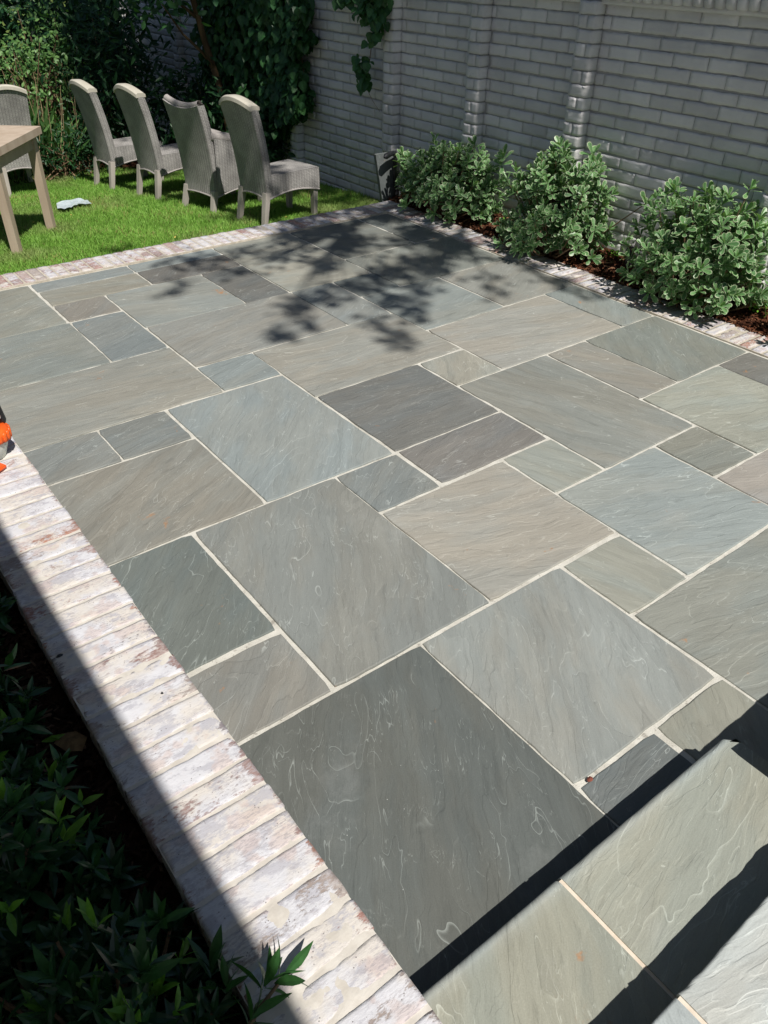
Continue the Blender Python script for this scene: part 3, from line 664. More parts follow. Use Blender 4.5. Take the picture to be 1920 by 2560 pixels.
# upright stone offcut and black bar with lamp head by the corner
of = MB(); V, F = gridbox((.115, .018, .235), (8, 2, 12), .002); V = rough(V, .0012, 30, 9)
V[:, 0] += np.where(V[:, 0] < 0, (V[:, 2]+.117)*-.20+.024, 0)
V = V+np.array([2.413, 3.10, .085]); G = np.c_[V[:, 2]*S+7, V[:, 0]*S+3, V[:, 1]]
of.add(V, F, grain=G, tone=np.tile(tn((120, 127, 130), .7), (len(V), 1)), rnd=np.full(len(V), .4))
o = of.build('stone_offcut', MAT['stone'], origin=(2.41, 3.10, 0)); tag(o, 'thin grey stone slab standing upright at the far patio corner', 'stone slab')
ps = empty('path_light', 2.44, 3.06, 0); tag(ps, 'black lamp head on a dark bar beside the upright slab and farthest shrub', 'garden light')
mb = MB(); box(mb, (2.425, 3.062, -.03), (2.452, 3.078, .198)); part(mb, 'dark_bar', MAT['black'], ps)  # plain black vertical bar below the lamp head
mb = MB(); tube(mb, [(2.425, 3.06, .205), (2.39, 3.052, .207), (2.357, 3.045, .200), (2.345, 3.043, .197)], [.010, .012, .013, .005], 10); part(mb, 'lamp_head', MAT['black'], ps)
mb = MB(); V, F = gridbox((.014, .014, .014), (4, 4, 4), .0069); mb.add(V+np.array([2.425, 2.985, .115]), F); o = mb.build('blue_ball', MAT['blue'], smooth=True, origin=(2.425, 2.985, .115)); tag(o, 'tiny blue ball among the leaves of the farthest shrub', 'ornament')  # small glossy blue ball, left unidentified

# ---------------------------------------------------------------- dark shrubs at the left
def gardenia(u, v, r, h, n, label):
    root = empty('dark_shrub', u, v, .17); tag(root, label, 'shrub', 'dark glossy shrubs in the left bed')
    n = int(n*1.5); d = rdir(n*2); d = d[d[:, 2] > -.2][:n]; n = len(d); rr = .45+.55*rng.random(n)**.8
    lump = np.array([1+.22*noise.noise(Vector(x)*2.3+Vector((u*5, v*5, 0))) for x in d])
    cen = np.array([u, v, .185])+d*np.array([r, r*1.15, h])*(rr*lump)[:, None]
    ax = d*.8+np.array([0, 0, .8])+rng.normal(size=(n, 3))*.35; new = rng.random(n) < .13
    for sel, mat, nme, k in ((~new, 'gard', 'foliage', .032), (new, 'gardnew', 'young_leaf', .027)):
        m_ = MB(); s_ = sel.nonzero()[0]
        if len(s_): rosettes(m_, 'lance', cen[s_]+(0 if k > .03 else .012)*ax[s_], ax[s_], 7 if k > .03 else 4, rng.uniform(k*.8, k*1.25, len(s_)), 1.35 if k > .03 else .7, np.clip(.4+rng.normal(size=len(s_))*.3, 0, 1)); part(m_, nme, MAT[mat], root)
    m_ = MB()
    for i in range(0, n, 3): tube(m_, [(u, v, .165), tuple(np.array([u, v, .16])*.5+cen[i]*.5), tuple(cen[i])], [.004, .003, .0015], 5)
    part(m_, 'stem', MAT['twig'], root)
gardenia(-.010, .34, .130, .125, 120, 'dark glossy shrub nearest the camera, leaning a twig over the brick cap')
gardenia(-.045, .57, .115, .115, 100, 'dark glossy shrub second from the bottom of the left bed')
gardenia(-.045, .80, .105, .105, 90, 'dark glossy shrub in the middle of the left bed beside bare mulch')
gardenia(-.012, 1.03, .100, .085, 95, 'dark glossy shrub touching the shaded cap edge, upper left bed')
gardenia(-.002, 1.27, .100, .085, 90, 'dark glossy shrub beyond the left picture edge in the upper bed')
gardenia(-.30, .50, .15, .15, 90, 'dark glossy shrub at the bottom left corner behind the front row')
gardenia(-.30, .95, .15, .13, 60, 'dark glossy shrub outside the left edge in the back row')
m_ = MB(); n = 26; c0 = np.array([[.095, .285, .265], [.118, .305, .258], [.132, .300, .256], [.088, .325, .256]])
tw = empty('overhanging_twig', .07, .30, .25); tag(tw, 'leafy green twig hanging over the whitewashed cap at the bottom', 'twig')
rosettes(m_, 'lance', c0, np.array([[.8, .3, .1], [.8, .5, -.05], [1, .1, -.05], [.4, .7, .1]]), 6, np.array([.038, .036, .042, .032]), 1.2, np.array([.7, .8, .9, .6])); part(m_, 'foliage', MAT['gard'], tw)
m_ = MB(); tube(m_, [(0, .25, .19), (.06, .27, .258), (.10, .288, .260), (.132, .30, .255)], [.004, .003, .002, .0015], 5); part(m_, 'stem', MAT['twig'], tw)

# single fallen leaves, pebbles
def small(name, pts, mat, lab, cat, z, group=None):
    m_ = MB(); P = np.array(pts, float); c = P.mean(0); n = len(P)
    V = np.r_[np.c_[P, np.full(n, z)+rng.random(n)*.0025], [[c[0], c[1], z+.0045]], [[c[0], c[1], z-.0005]]]
    m_.add(V, [(i, (i+1) % n, n) for i in range(n)]+[((i+1) % n, i, n+1) for i in range(n)]); o = m_.build(name, MAT[mat], origin=(c[0], c[1], z)); tag(o, lab, cat, group)
def blob(u, v, r, e=1.0, a=0.0): return [(u+r*math.cos(t+a)*e*random.uniform(.8, 1.15), v+r*math.sin(t+a)*random.uniform(.8, 1.15)) for t in np.arange(0, 6.28, .9)]
small('dry_leaf', [(.0945, .712), (.086, .730), (.070, .738), (.058, .728), (.066, .706), (.082, .695)], 'tanleaf', 'dry tan leaf lying on dark mulch against the low wall', 'leaf', .190)
small('pebble', blob(.681, .363, .0042, 1.4), 'redbrick', 'small dark red chip in the joint near the step', 'pebble', .001)
small('pebble', blob(.189, .6865, .0022), 'black', 'tiny black crumb on the sunny part of the brick cap', 'pebble', CZ)
small('pebble', blob(.108, .826, .0032, 1.5), 'black', 'black crumb on the shaded part of the brick cap', 'pebble', CZ)

# plastic sheet on the lawn
sh = MB(); a0 = np.array([[1.222, 4.345], [1.335, 4.375], [1.368, 4.30], [1.352, 4.19], [1.300, 4.235], [1.262, 4.205], [1.208, 4.172], [1.19, 4.235]])
c = a0.mean(0); rings = []; n = len(a0)*4
pp = np.array([a0[i//4]*(1-(i % 4)/4)+a0[(i//4+1) % 8]*((i % 4)/4) for i in range(n)])
V = []
for k in range(6):
    q = c+(pp-c)*(k/5); V += [(x, y, lz(y)+.024+.005*noise.noise(Vector((x*16, y*16, 0)))+(.006 if k == 5 else 0)*abs(math.sin(i*.9))) for i, (x, y) in enumerate(q)]
sh.add(V, [(k*n+i, k*n+(i+1) % n, (k+1)*n+(i+1) % n, (k+1)*n+i) for k in range(5) for i in range(n)])
o = sh.build('plastic_bag', MAT['bag'], origin=(c[0], c[1], LZ), smooth=True); tag(o, 'crumpled pale blue plastic bag lying flat on the lawn', 'bag')

# ---------------------------------------------------------------- chairs (local frame: x forward, y left, z up)
def arc(a, b, n): return np.linspace(a, b, n)
def lpart(mb, name, mat, parent, smooth=False): return mb.build(name, mat, parent, smooth)
def leg(mb, p0, p1, w0, w1):
    V = []
    for (x, y, z), w_ in ((p0, w0), (p1, w1)): V += [(x-w_, y-w_, z), (x+w_, y-w_, z), (x+w_, y+w_, z), (x-w_, y+w_, z)]
    mb.add(V, [(3, 2, 1, 0), (4, 5, 6, 7), (0, 1, 5, 4), (1, 2, 6, 5), (2, 3, 7, 6), (3, 0, 4, 7)])
def surf(mb, fn, nu, nv, flip=False):
    V = []; G = []
    for j in range(nv+1):
        for i in range(nu+1):
            p, g = fn(i/nu, j/nv); V.append(p); G.append((g[0]*S, g[1]*S, 0))
    F = [(j*(nu+1)+i, j*(nu+1)+i+1, (j+1)*(nu+1)+i+1, (j+1)*(nu+1)+i) for j in range(nv) for i in range(nu)]
    if flip: F = [f[::-1] for f in F]
    mb.add(V, F, grain=np.array(G))
def make_chair(name, label, W=.205, arms=False, top='arch'):
    t = empty(name, 0, 0, 0); tag(t, label, 'chair', 'wicker dining chairs on the lawn')
    H0 = .500; skirt = .122; W2 = W/2; SF = .335; seat = .222
    if arms: skirt = .075; H0 = .492; SF = .34
    def bx(z): # rear face profile
        q = (z-.12)/.38; return .022 - .012*q - .052*q*q*np.sign(q) + (0.0 if z > .12 else (.12-z)*-.10)
    TH = .041
    def ztop(y): return H0 + (.030*(1-(y/W2)**2) if top == 'arch' else -.022*(1-(y/W2)**2))
    def zbot(y): return skirt + (.020*(1-(y/W2)**2) if not arms else .012*(1-(y/W2)**2))
    wz = lambda z: W2*(.93+.10*(z-.12)/.38)
    b = MB()
    def back(s_, r_):
        y = -1+2*s_; z = zbot(y*W2)+(ztop(y*W2)-zbot(y*W2))*r_; return (bx(z)-.010*(1-y*y), y*wz(z), z), (y*W2, z)
    surf(b, back, 14, 22, True)
    def front(s_, r_):
        y = -1+2*s_; z = seat-.01+(ztop(y*W2)-seat+.01)*r_; return (bx(z)+TH-.008*(1-y*y), y*wz(z), z), (y*W2+3, z)
    surf(b, front, 14, 16)
    for sg in (-1, 1):
        def side(s_, r_, sg=sg):
            z = skirt+(H0-skirt)*r_; return (bx(z)+TH*s_, sg*wz(z)*(1+.05*math.sin(s_*math.pi)), z), (s_*TH+5, z)
        surf(b, side, 4, 20, sg > 0)
    def topf(s_, r_):
        y = -1+2*s_; z = ztop(y*W2); return (bx(z)-.010*(1-y*y)+TH*r_+.002*r_*(1-y*y), y*wz(z), z+.006*math.sin(r_*math.pi)), (y*W2+8, r_*TH)
    surf(b, topf, 14, 4, False)
    bk = lpart(b, 'backrest', MAT['weave'], t, True)
    if top == 'arch':
        b = MB(); n = 16; V = []
        for i in range(n+1):
            y = -1.03+2.06*i/n; zc = H0+.030*(1-y*y); x0 = bx(zc)-.010*(1-y*y)-.006; x1 = x0+TH+.012
            for (x, z) in ((x0, zc-.001), (x0+.001, zc+.014), (x0+.010, zc+.020), (x1-.010, zc+.018), (x1-.001, zc+.012), (x1, zc-.001)): V.append((x, y*wz(zc), z))
        P = 6; F = [(i*P+q, i*P+(q+1) % P, (i+1)*P+(q+1) % P, (i+1)*P+q) for i in range(n) for q in range(P)]
        b.add(V, F); b.add([V[k_] for k_ in range(6)], [(0, 1, 2, 3), (0, 3, 4, 5)]); b.add([V[n*P+k_] for k_ in range(6)], [(3, 2, 1, 0), (5, 4, 3, 0)])
        lpart(b, 'top_rail', MAT['capwood'], bk)
    else:
        b = MB(); tube(b, [(bx(ztop(y*W2))+TH/2-.008*(1-y*y), y*wz(.49), ztop(y*W2)+.006) for y in np.linspace(-.97, .97, 15)], [.0165]*15, 10, grain=np.zeros((150, 3))); lpart(b, 'top_roll', MAT['braid'], bk, True)
    # seat with woven skirt, arched lower edge
    b = MB(); f0 = .055
    surf(b, lambda s_, r_: ((f0+(SF-f0)*r_, (-1+2*s_)*W2*(.95+.12*r_), seat+.010*math.sin(s_*math.pi)*math.sin(r_*math.pi*.9+.2)), (s_*2*W2+11, r_*.3)), 8, 8)
    for sg in (-1, 1):
        def sk(s_, r_, sg=sg):
            x = .03+(SF-.03)*s_; zb = skirt+(.022*math.sin(s_*math.pi)); z = zb+(seat-zb)*r_
            return (x, sg*W2*(.945+.12*s_)*(1+.02*math.sin(r_*math.pi)), z), (x+14, z)
        surf(b, sk, 14, 6, sg > 0)
    surf(b, lambda s_, r_: ((SF+.004*math.sin(r_*math.pi), (-1+2*s_)*W2*1.065, (skirt+.018*math.sin(s_*math.pi))*(1-r_)+seat*r_), (s_*.2+17, r_*.1)), 10, 6)
    st_ = lpart(b, 'seat', MAT['weave'], t, True)
    b = MB(); tr = [(bx(zbot(y*W2))-.010*(1-y*y), y*wz(.12), zbot(y*W2)) for y in np.linspace(1, -1, 12)]
    tr = [(.03+(SF-.03)*s_, W2*(.945+.12*s_), skirt+.022*math.sin(s_*math.pi)) for s_ in np.linspace(1, 0, 10)] + tr + [(.03+(SF-.03)*s_, -W2*(.945+.12*s_), skirt+.022*math.sin(s_*math.pi)) for s_ in np.linspace(0, 1, 10)]
    tube(b, tr, [.0045]*len(tr), 6, grain=np.zeros((len(tr)*6, 3))); lpart(b, 'braided_trim', MAT['braid'], st_)
    if arms:
        for sg in (-1, 1):
            b = MB()
            def arm(s_, r_, sg=sg):
                x = .03+.235*s_; zt = .345-.05*s_-.035*max(0, s_-.85)/.15; z = skirt+.02+(zt-skirt-.02)*r_
                return (x, sg*(W2*1.0+.012*math.sin(r_*math.pi*.6)), z), (x+21, z)
            surf(b, arm, 10, 12, sg > 0)
            def armi(s_, r_, sg=sg):
                x = .06+.205*s_; zt = .345-.05*s_; z = seat+(zt-seat)*r_; return (x, sg*(W2-.032), z), (x+24, z)
            surf(b, armi, 10, 6, sg < 0); lpart(b, 'arm_panel', MAT['weave'], t, True)
        for sg in (-1, 1):
            b = MB(); pts = [(.02, sg*(W2-.012), .352), (.10, sg*(W2-.010), .338), (.20, sg*(W2-.010), .315), (.265, sg*(W2-.012), .296), (.275, sg*(W2-.012), .26), (.28, sg*(W2-.012), skirt+.02)]
            tube(b, pts, [.023, .025, .025, .022, .016, .012], 8, grain=np.zeros((48, 3))); lpart(b, 'armrest', MAT['braid'], t, True)
    for (x, y, dx, dy) in ((.028, W2*.85, -.03, .006), (.028, -W2*.85, -.03, -.006), (SF-.02, W2*.9, -.004, 0), (SF-.02, -W2*.9, -.004, 0)):
        b = MB(); leg(b, (x+dx, y+dy, 0), (x, y, skirt+.03), .0108, .0138); lpart(b, 'leg', MAT['legwood'], t)
    return t
def put(o, u, v, yaw, z=None): z = lz(v) if z is None else z; o.location = (u*S, v*S, z*S); o.rotation_euler = (0, 0, math.radians(yaw)); return o
c4 = put(make_chair('wicker_chair', 'grey wicker dining chair nearest the brick edging, pale curved top rail'), 1.823, 3.379, 9)
ch = copy_tree(c4); put(ch, 1.682, 4.249, 8); ch['label'] = 'grey wicker chair second from the left in the row, next to the armchair'
ch = copy_tree(c4); put(ch, 1.599, 4.675, 6); ch['label'] = 'grey wicker chair at the left end of the row, top speckled with sun'
ch = copy_tree(c4); put(ch, 1.195, 4.76, 86); ch['label'] = 'grey wicker chair behind the wooden table at the left edge'
ac = put(make_chair('wicker_armchair', 'grey wicker armchair with dipped rolled top, third in the row', .250, True, 'dip'), 1.759, 3.807, 12)

# ---------------------------------------------------------------- table
tb = empty('garden_table', 1.109, 3.923, LZ); tag(tb, 'pale wooden outdoor table with square legs at the left edge', 'table')
ang = math.atan2(.785, .62)
def tl(a, b_, z): # a along e1 (towards camera), b along e2 (left)
    e1 = (-math.cos(ang), -math.sin(ang)); e2 = (-math.sin(ang), math.cos(ang)); return (1.109+e1[0]*a+e2[0]*b_, 3.923+e1[1]*a+e2[1]*b_, z)
def tbox(mb, a0, a1, b0, b1, z0, z1):
    V = [tl(a, b_, z) for z in (z0, z1) for (a, b_) in ((a0, b0), (a1, b0), (a1, b1), (a0, b1))]
    mb.add(V, [(0, 1, 2, 3), (7, 6, 5, 4), (4, 5, 1, 0), (5, 6, 2, 1), (6, 7, 3, 2), (7, 4, 0, 3)])
TZ = .314; TW = .48; TL = .95; mb = MB()
tbox(mb, 0, TW, .0, TL, TZ-.030, TZ)
part(mb, 'tabletop', MAT['wood'], tb)
mb = MB()
for (a0, a1, b0, b1) in ((.03, .045, .03, TL-.03), (TW-.045, TW-.03, .03, TL-.03), (.045, TW-.045, .03, .045), (.045, TW-.045, TL-.045, TL-.03)): tbox(mb, a0, a1, b0, b1, TZ-.085, TZ-.0305)
part(mb, 'apron', MAT['wood'], tb)
for (a, b_) in ((.022, .022), (TW-.062, .022), (.022, TL-.062), (TW-.062, TL-.062)):
    mb = MB(); V = []
    for z, k in ((-.13, .034), (TZ-.031, .037)):
        V += [tl(a+da*k, b_+db*k, z) for da, db in ((0, 0), (1, 0), (1, 1), (0, 1))]
    mb.add(V, [(0, 1, 2, 3), (7, 6, 5, 4), (4, 5, 1, 0), (5, 6, 2, 1), (6, 7, 3, 2), (7, 4, 0, 3)]); part(mb, 'leg', MAT['wood'], tb)

# ---------------------------------------------------------------- tool with orange cap on the low wall
tk = empty('garden_blower', .185, 1.42, CZ); tag(tk, 'orange and black garden tool with milky tank standing on the brick cap', 'garden tool')
mb = MB(); tube(mb, [(.180, 1.385, .2305), (.180, 1.385, .234), (.184, 1.385, .258), (.186, 1.385, .266)], [.019, .022, .027, .027], 16); mb.add([(.180+.019*math.cos(k_), 1.385+.019*math.sin(k_), .2303) for k_ in np.arange(0, 6.2, .785)], [(0, i_, i_+1) for i_ in range(1, 7)]); tank = part(mb, 'tank', MAT['tank'], tk, True)
mb = MB()
for k_ in range(18):
    a_ = k_*math.pi/9; V, F = gridbox((.006, .009, .018), (2, 2, 3), .002); mb.add(rotz(V+np.array([.0285, 0, 0]), a_)+np.array([.190, 1.385, .274]), F)
tube(mb, [(.190, 1.385, .264), (.190, 1.385, .266), (.190, 1.385, .282), (.190, 1.385, .287), (.190, 1.385, .289)], [.026, .029, .029, .024, .004], 18); part(mb, 'tank_cap', MAT['orange'], tk, True).parent = tank
mb = MB(); V, F = gridbox((.07, .11, .12), (5, 6, 6), .018); mb.add(V+np.array([.125, 1.44, .292]), F); part(mb, 'body', MAT['orange'], tk, True)
mb = MB(); V, F = gridbox((.030, .030, .060), (4, 4, 8), .008); V[:, 0] += -.12*V[:, 2]; mb.add(V+np.array([.204, 1.405, .312]), F); V, F = gridbox((.05, .02, .02), (4, 3, 3), .006); mb.add(V+np.array([.180, 1.415, .335]), F); part(mb, 'handle', MAT['black'], tk, True)
mb = MB(); tube(mb, [(.203, 1.388, .322), (.203, 1.383, .322)], [.009, .009], 12); tube(mb, [(.204, 1.388, .305), (.204, 1.384, .305)], [.008, .008], 12); part(mb, 'bolt', MAT['steel'], tk)
o = MB(); V, F = gridbox((.05, .045, .012), (5, 4, 2), .004); V = rotz(V, .5); V[:, 2] *= .6; o.add(V+np.array([.157, 1.336, CZ+.006]), F); o = o.build('orange_scraper', MAT['orange'], origin=(.168, 1.318, CZ)); tag(o, 'flat orange plastic piece on the brick cap below the milky tank', 'tool part')

LZB = LZ; LZ = -.17
# ---------------------------------------------------------------- hedge, vines and trees behind
def mass(name, label, cat, c, r, n, kind, size, mat, group=None, stems=14, stem_mat='twig', low=-1., spread=.5, trunk=None, tone=.45):
    root = empty(name, c[0], c[1], LZ); tag(root, label, cat, group)
    nc = max(8, n//22); d = rdir(nc); d[:, 2] = np.where(d[:, 2] < low, -d[:, 2], d[:, 2])
    cc = np.array(c)+d*np.array(r)*(rng.random(nc)**.4)[:, None]*np.array([1+.25*noise.noise(Vector(x)*2+Vector(c)) for x in d])[:, None]
    k = rng.integers(nc, size=n); pos = cc[k]+rng.normal(size=(n, 3))*size*1.45
    pos[:, 0] = np.minimum(pos[:, 0], WU-.02); pos[:, 2] = np.maximum(pos[:, 2], LZ+.01)
    nrm = rng.normal(size=(n, 3))*.7+np.array([-.35, -.6, .75]); up_ = rng.normal(size=(n, 3))*spread+np.array([0, 0, -.35])
    m_ = MB(); leaves(m_, kind, pos, nrm, up_, rng.uniform(size*.65, size*1.3, n), np.clip(tone+.3*rng.normal(size=n), 0, 1)); part(m_, 'foliage', MAT[mat], root)
    m_ = MB()
    for i in range(stems):
        q = cc[rng.integers(nc)]; b = (c[0]+random.uniform(-.6, .6)*r[0], c[1]+random.uniform(-.6, .6)*r[1], LZ)
        mid = (b[0]*.5+q[0]*.5+random.uniform(-.03, .03), b[1]*.5+q[1]*.5, LZ*.4+q[2]*.6); tube(m_, [b, mid, tuple(q)], [.005, .004, .002], 5)
    part(m_, 'stem', MAT[stem_mat], root); return root
G1 = 'shrubs in the overgrown back bed'
mass('hedge_shrub', 'sunlit small leaved shrub with bare twigs at the top left corner', 'shrub', (1.22, 5.75, .36), (.36, .25, .44), 2500, 'oval', .026, 'hedge', G1, 90, tone=.6)
mass('hedge_shrub', 'small leaved shrub above the chair at the left end of the row', 'shrub', (1.62, 5.45, .33), (.26, .22, .40), 1900, 'oval', .026, 'hedge', G1, 70, tone=.5)
mass('hedge_shrub', 'small leaved shrub beyond the left picture edge', 'shrub', (.75, 5.9, .30), (.35, .25, .42), 1500, 'oval', .028, 'hedge', G1, 20)
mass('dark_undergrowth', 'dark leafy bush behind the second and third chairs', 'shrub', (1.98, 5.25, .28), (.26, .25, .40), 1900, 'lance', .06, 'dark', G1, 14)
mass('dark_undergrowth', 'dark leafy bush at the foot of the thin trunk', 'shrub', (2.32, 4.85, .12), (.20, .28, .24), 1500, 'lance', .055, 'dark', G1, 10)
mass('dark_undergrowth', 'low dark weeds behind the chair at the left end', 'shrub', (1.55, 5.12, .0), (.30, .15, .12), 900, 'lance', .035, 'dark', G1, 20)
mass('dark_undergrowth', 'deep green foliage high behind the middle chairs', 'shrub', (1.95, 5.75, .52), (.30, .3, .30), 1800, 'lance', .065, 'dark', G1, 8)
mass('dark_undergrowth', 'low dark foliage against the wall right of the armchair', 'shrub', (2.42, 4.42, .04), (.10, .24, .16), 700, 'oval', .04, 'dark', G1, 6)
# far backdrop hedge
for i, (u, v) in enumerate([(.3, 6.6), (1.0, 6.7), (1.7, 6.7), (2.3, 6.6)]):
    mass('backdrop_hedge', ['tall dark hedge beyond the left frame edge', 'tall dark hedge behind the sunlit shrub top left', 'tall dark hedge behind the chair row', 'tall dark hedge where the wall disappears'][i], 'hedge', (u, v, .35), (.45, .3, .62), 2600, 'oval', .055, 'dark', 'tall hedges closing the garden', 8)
sheet('hedge_soil', -3, 2.56, 5.05, 7.6, -.176, MAT['soil'], 40, 20, .02, 4)
# litter on the back bed
mb = MB()
def pf_back(n):
    u = rng.uniform(.8, 2.5, n); v = bedline(u)+rng.random(n)*.5-.03; return np.c_[u, v, lz(v)+.008+rng.random(n)*.02]
chips(mb, 5000, pf_back, (.012, .035)); tag(mb.build('leaf_litter', MAT['chip']), kind='stuff')
# dry upright stalks and strap leaves
st = empty('strap_leaf_clump', 1.35, 5.3, LZ); tag(st, 'clump of dry stalks and strap leaves between the table and the chair row', 'plant')
m_ = MB(); n = 260; pos = np.c_[rng.uniform(1.18, 1.62, n), rng.uniform(5.15, 5.4, n), np.full(n, LZ+.01)]
leaves(m_, 'grassy', pos, rng.normal(size=(n, 3))*[1, 1, .2], np.c_[rng.normal(size=(n, 2))*.35, np.ones(n)], rng.uniform(.15, .42, n), rng.random(n)); part(m_, 'leaf_blade', MAT['hedge'], st)
m_ = MB()
for i in range(60):
    a = Vector((random.uniform(1.1, 1.75), random.uniform(5.1, 5.35), LZ)); b = a+Vector((random.uniform(-.12, .12), random.uniform(-.03, .05), random.uniform(.2, .55))); c_ = a.lerp(b, .5)+Vector((random.uniform(-.03, .03), 0, 0))
    tube(m_, [a, c_, b], [.0025, .002, .0012], 4)
part(m_, 'dry_stalk', MAT['dryleaf'], st)
# thin tan trunk
tr = empty('slender_tree', 2.42, 4.70, LZ); tag(tr, 'slender tan tree trunk leaning in front of the vine covered wall', 'tree')
m_ = MB(); tube(m_, [(2.43, 4.66, LZ), (2.42, 4.70, .12), (2.41, 4.74, .30), (2.38, 4.80, .50), (2.36, 4.86, .72), (2.30, 4.9, 1.0), (2.2, 4.95, 1.4)], [.022, .020, .019, .018, .017, .016, .012], 10); part(m_, 'trunk', MAT['bark'], tr, True)
m_ = MB(); tube(m_, [(2.40, 4.76, .38), (2.32, 4.72, .46), (2.20, 4.70, .56), (2.1, 4.7, .7)], [.012, .009, .006, .003], 7); tube(m_, [(2.37, 4.84, .62), (2.28, 4.9, .7), (2.15, 4.95, .9)], [.010, .008, .004], 7); part(m_, 'branch', MAT['bark'], tr, True)
m_ = MB(); n = 1100; k = rng.random(n); pos = np.c_[2.10+rng.normal(size=n)*.16, 4.85+rng.normal(size=n)*.18, .62+rng.random(n)*.9]
leaves(m_, 'oval', pos, rng.normal(size=(n, 3))*.6+[0, -.3, .8], rng.normal(size=(n, 3))*.6+[0, 0, -.5], rng.uniform(.04, .07, n), rng.random(n)); part(m_, 'crown', MAT['ivy'], tr)
# climbing vine on the wall
iv = empty('climbing_vine', 2.52, 4.4, LZ); tag(iv, 'thick dark green climbing vine covering the wall behind the chairs', 'vine')
def ivy_edge(z): return 3.93+.22*max(0, .34-z)/.34*1.6+.05*math.sin(z*17)+.03*math.sin(z*41)   # right boundary in v
n = 4600; z = rng.uniform(-.04, .90, n); v = np.array([ivy_edge(a) for a in z])+np.abs(rng.random(n))**1.3*1.15
keep = (noise.noise(Vector((0, 0, 0))) is not None) & np.array([noise.noise(Vector((b*4.2, a*4.2, 1)))+.42-.55*max(0, (b-4.55)) > 0 or b < 4.25 for a, b in zip(z, v)])
z, v = z[keep], v[keep]; n = len(z)
pos = np.c_[WU-.03-rng.random(n)**1.5*.10, v, z]
m_ = MB(); leaves(m_, 'ivy', pos, rng.normal(size=(n, 3))*.35+[-.8, -.25, .45], rng.normal(size=(n, 3))*.3+[0, 0, -1], rng.uniform(.034, .060, n), np.clip(.4+rng.normal(size=n)*.28, 0, 1)); part(m_, 'foliage', MAT['ivy'], iv)
m_ = MB()
for i in range(40):
    v0 = random.uniform(4.0, 5.0); pts = [(WU-.03-.02*random.random(), v0+.05*math.sin(k_*.9+i), .9-k_*.13) for k_ in range(6)]; tube(m_, pts, [.003]*6, 4)
part(m_, 'stem', MAT['twig'], iv)
# hanging vine right of it
hv = empty('hanging_vine', 2.52, 3.4, .9); tag(hv, 'sparse vine spray hanging over the wall top beside a pier', 'vine')
P_ = []
for (v, z, s_, m) in [(3.74, .88, .05, 26), (3.60, .87, .06, 34), (3.46, .84, .07, 60), (3.33, .83, .07, 70), (3.24, .84, .05, 40), (3.36, .76, .05, 44), (3.31, .72, .035, 26), (3.33, .66, .025, 16), (3.40, .55, .025, 16), (3.405, .50, .022, 14), (3.41, .455, .02, 14), (3.55, .80, .04, 16)]:
    P_.append(np.c_[WU-.045-rng.random(m)*.06, v+rng.normal(size=m)*s_, z+rng.normal(size=m)*s_*.6])
P_ = np.concatenate(P_); n = len(P_)
m_ = MB(); leaves(m_, 'ivy', P_, rng.normal(size=(n, 3))*.4+[-.8, -.3, .4], rng.normal(size=(n, 3))*.35+[0, 0, -1], rng.uniform(.028, .05, n), np.clip(.55+rng.normal(size=n)*.3, 0, 1)); part(m_, 'foliage', MAT['ivy'], hv)
m_ = MB(); tube(m_, [(WU-.05, 3.3, .9), (WU-.055, 3.33, .74), (WU-.05, 3.38, .60), (WU-.05, 3.41, .46), (WU-.06, 3.40, .42), (WU-.055, 3.355, .37), (WU-.05, 3.31, .335)], [.003, .003, .002, .002, .0015, .0012, .001], 4)
tube(m_, [(WU-.05, 3.85, .9), (WU-.06, 3.6, .88), (WU-.06, 3.4, .86)], [.003]*3, 4); part(m_, 'stem', MAT['twig'], hv)

# ---------------------------------------------------------------- the tree whose leaves dapple the far corner
tt = empty('shade_tree', 3.3, .9, -.13); tag(tt, 'large leafy tree standing behind the grey wall, its branches over the patio', 'tree')
SH = [(1.708,2.861),(1.843,2.846),(2.016,2.863),(2.169,2.843),(2.24,2.767),(1.93,2.633),(1.984,2.546),(2.101,2.54),(2.14,2.438),(2.153,2.31),(2.177,2.202),(1.499,2.694),(1.515,2.617),(1.617,2.613),(1.651,2.523),(1.797,2.533),(1.916,2.36),(1.967,2.281),(1.796,2.273),(1.866,2.204),(1.767,2.173),(1.926,2.142),(1.708,2.234),(1.606,2.19),(1.534,2.222),(1.57,2.234),(1.248,2.008),(1.279,2.094),(1.175,2.03),(1.129,2.019),(1.287,2.153),(1.326,2.226),(1.412,2.166),(1.449,2.174),(1.61,2.061),(1.588,1.99),(1.465,1.931),(1.744,2.056),(1.601,1.915),(1.589,1.844),(1.453,1.833),(1.424,1.781),(1.408,1.736),(1.64,2.005),(2.022,1.995),(1.969,1.899),(1.253,2.82),(1.269,2.723),(1.166,2.838),(1.322,2.583),(1.041,2.532),(1.09,2.599),(1.478,2.777),(1.383,2.753),(2.227,1.813),(2.213,1.861),(2.177,1.753),(2.219,1.669),(2.265,1.988),(2.268,2.072)]
thin = {(1.248,2.008),(1.279,2.094),(1.175,2.03),(1.129,2.019),(1.287,2.153),(1.465,1.931),(1.601,1.915),(1.589,1.844),(1.453,1.833),(1.424,1.781),(1.408,1.736),(1.041,2.532),(1.09,2.599),(2.177,1.753),(2.219,1.669),(1.969,1.899),(2.227,1.813)}
cl = []  # (ground u, v, radius, leaves)
for p_ in SH: cl.append((*p_, .045 if p_ in thin else .065, 12 if p_ in thin else 17))
for _ in range(85):
    u, v = random.uniform(1.62, 2.37), random.uniform(2.25, 3.1)
    if (noise.noise(Vector((u*4.5, v*4.5, 7))) > .0 or v > 2.8) and not (1.72 < u < 1.95 and 2.33 < v < 2.5): cl.append((u, v, .07, 26))
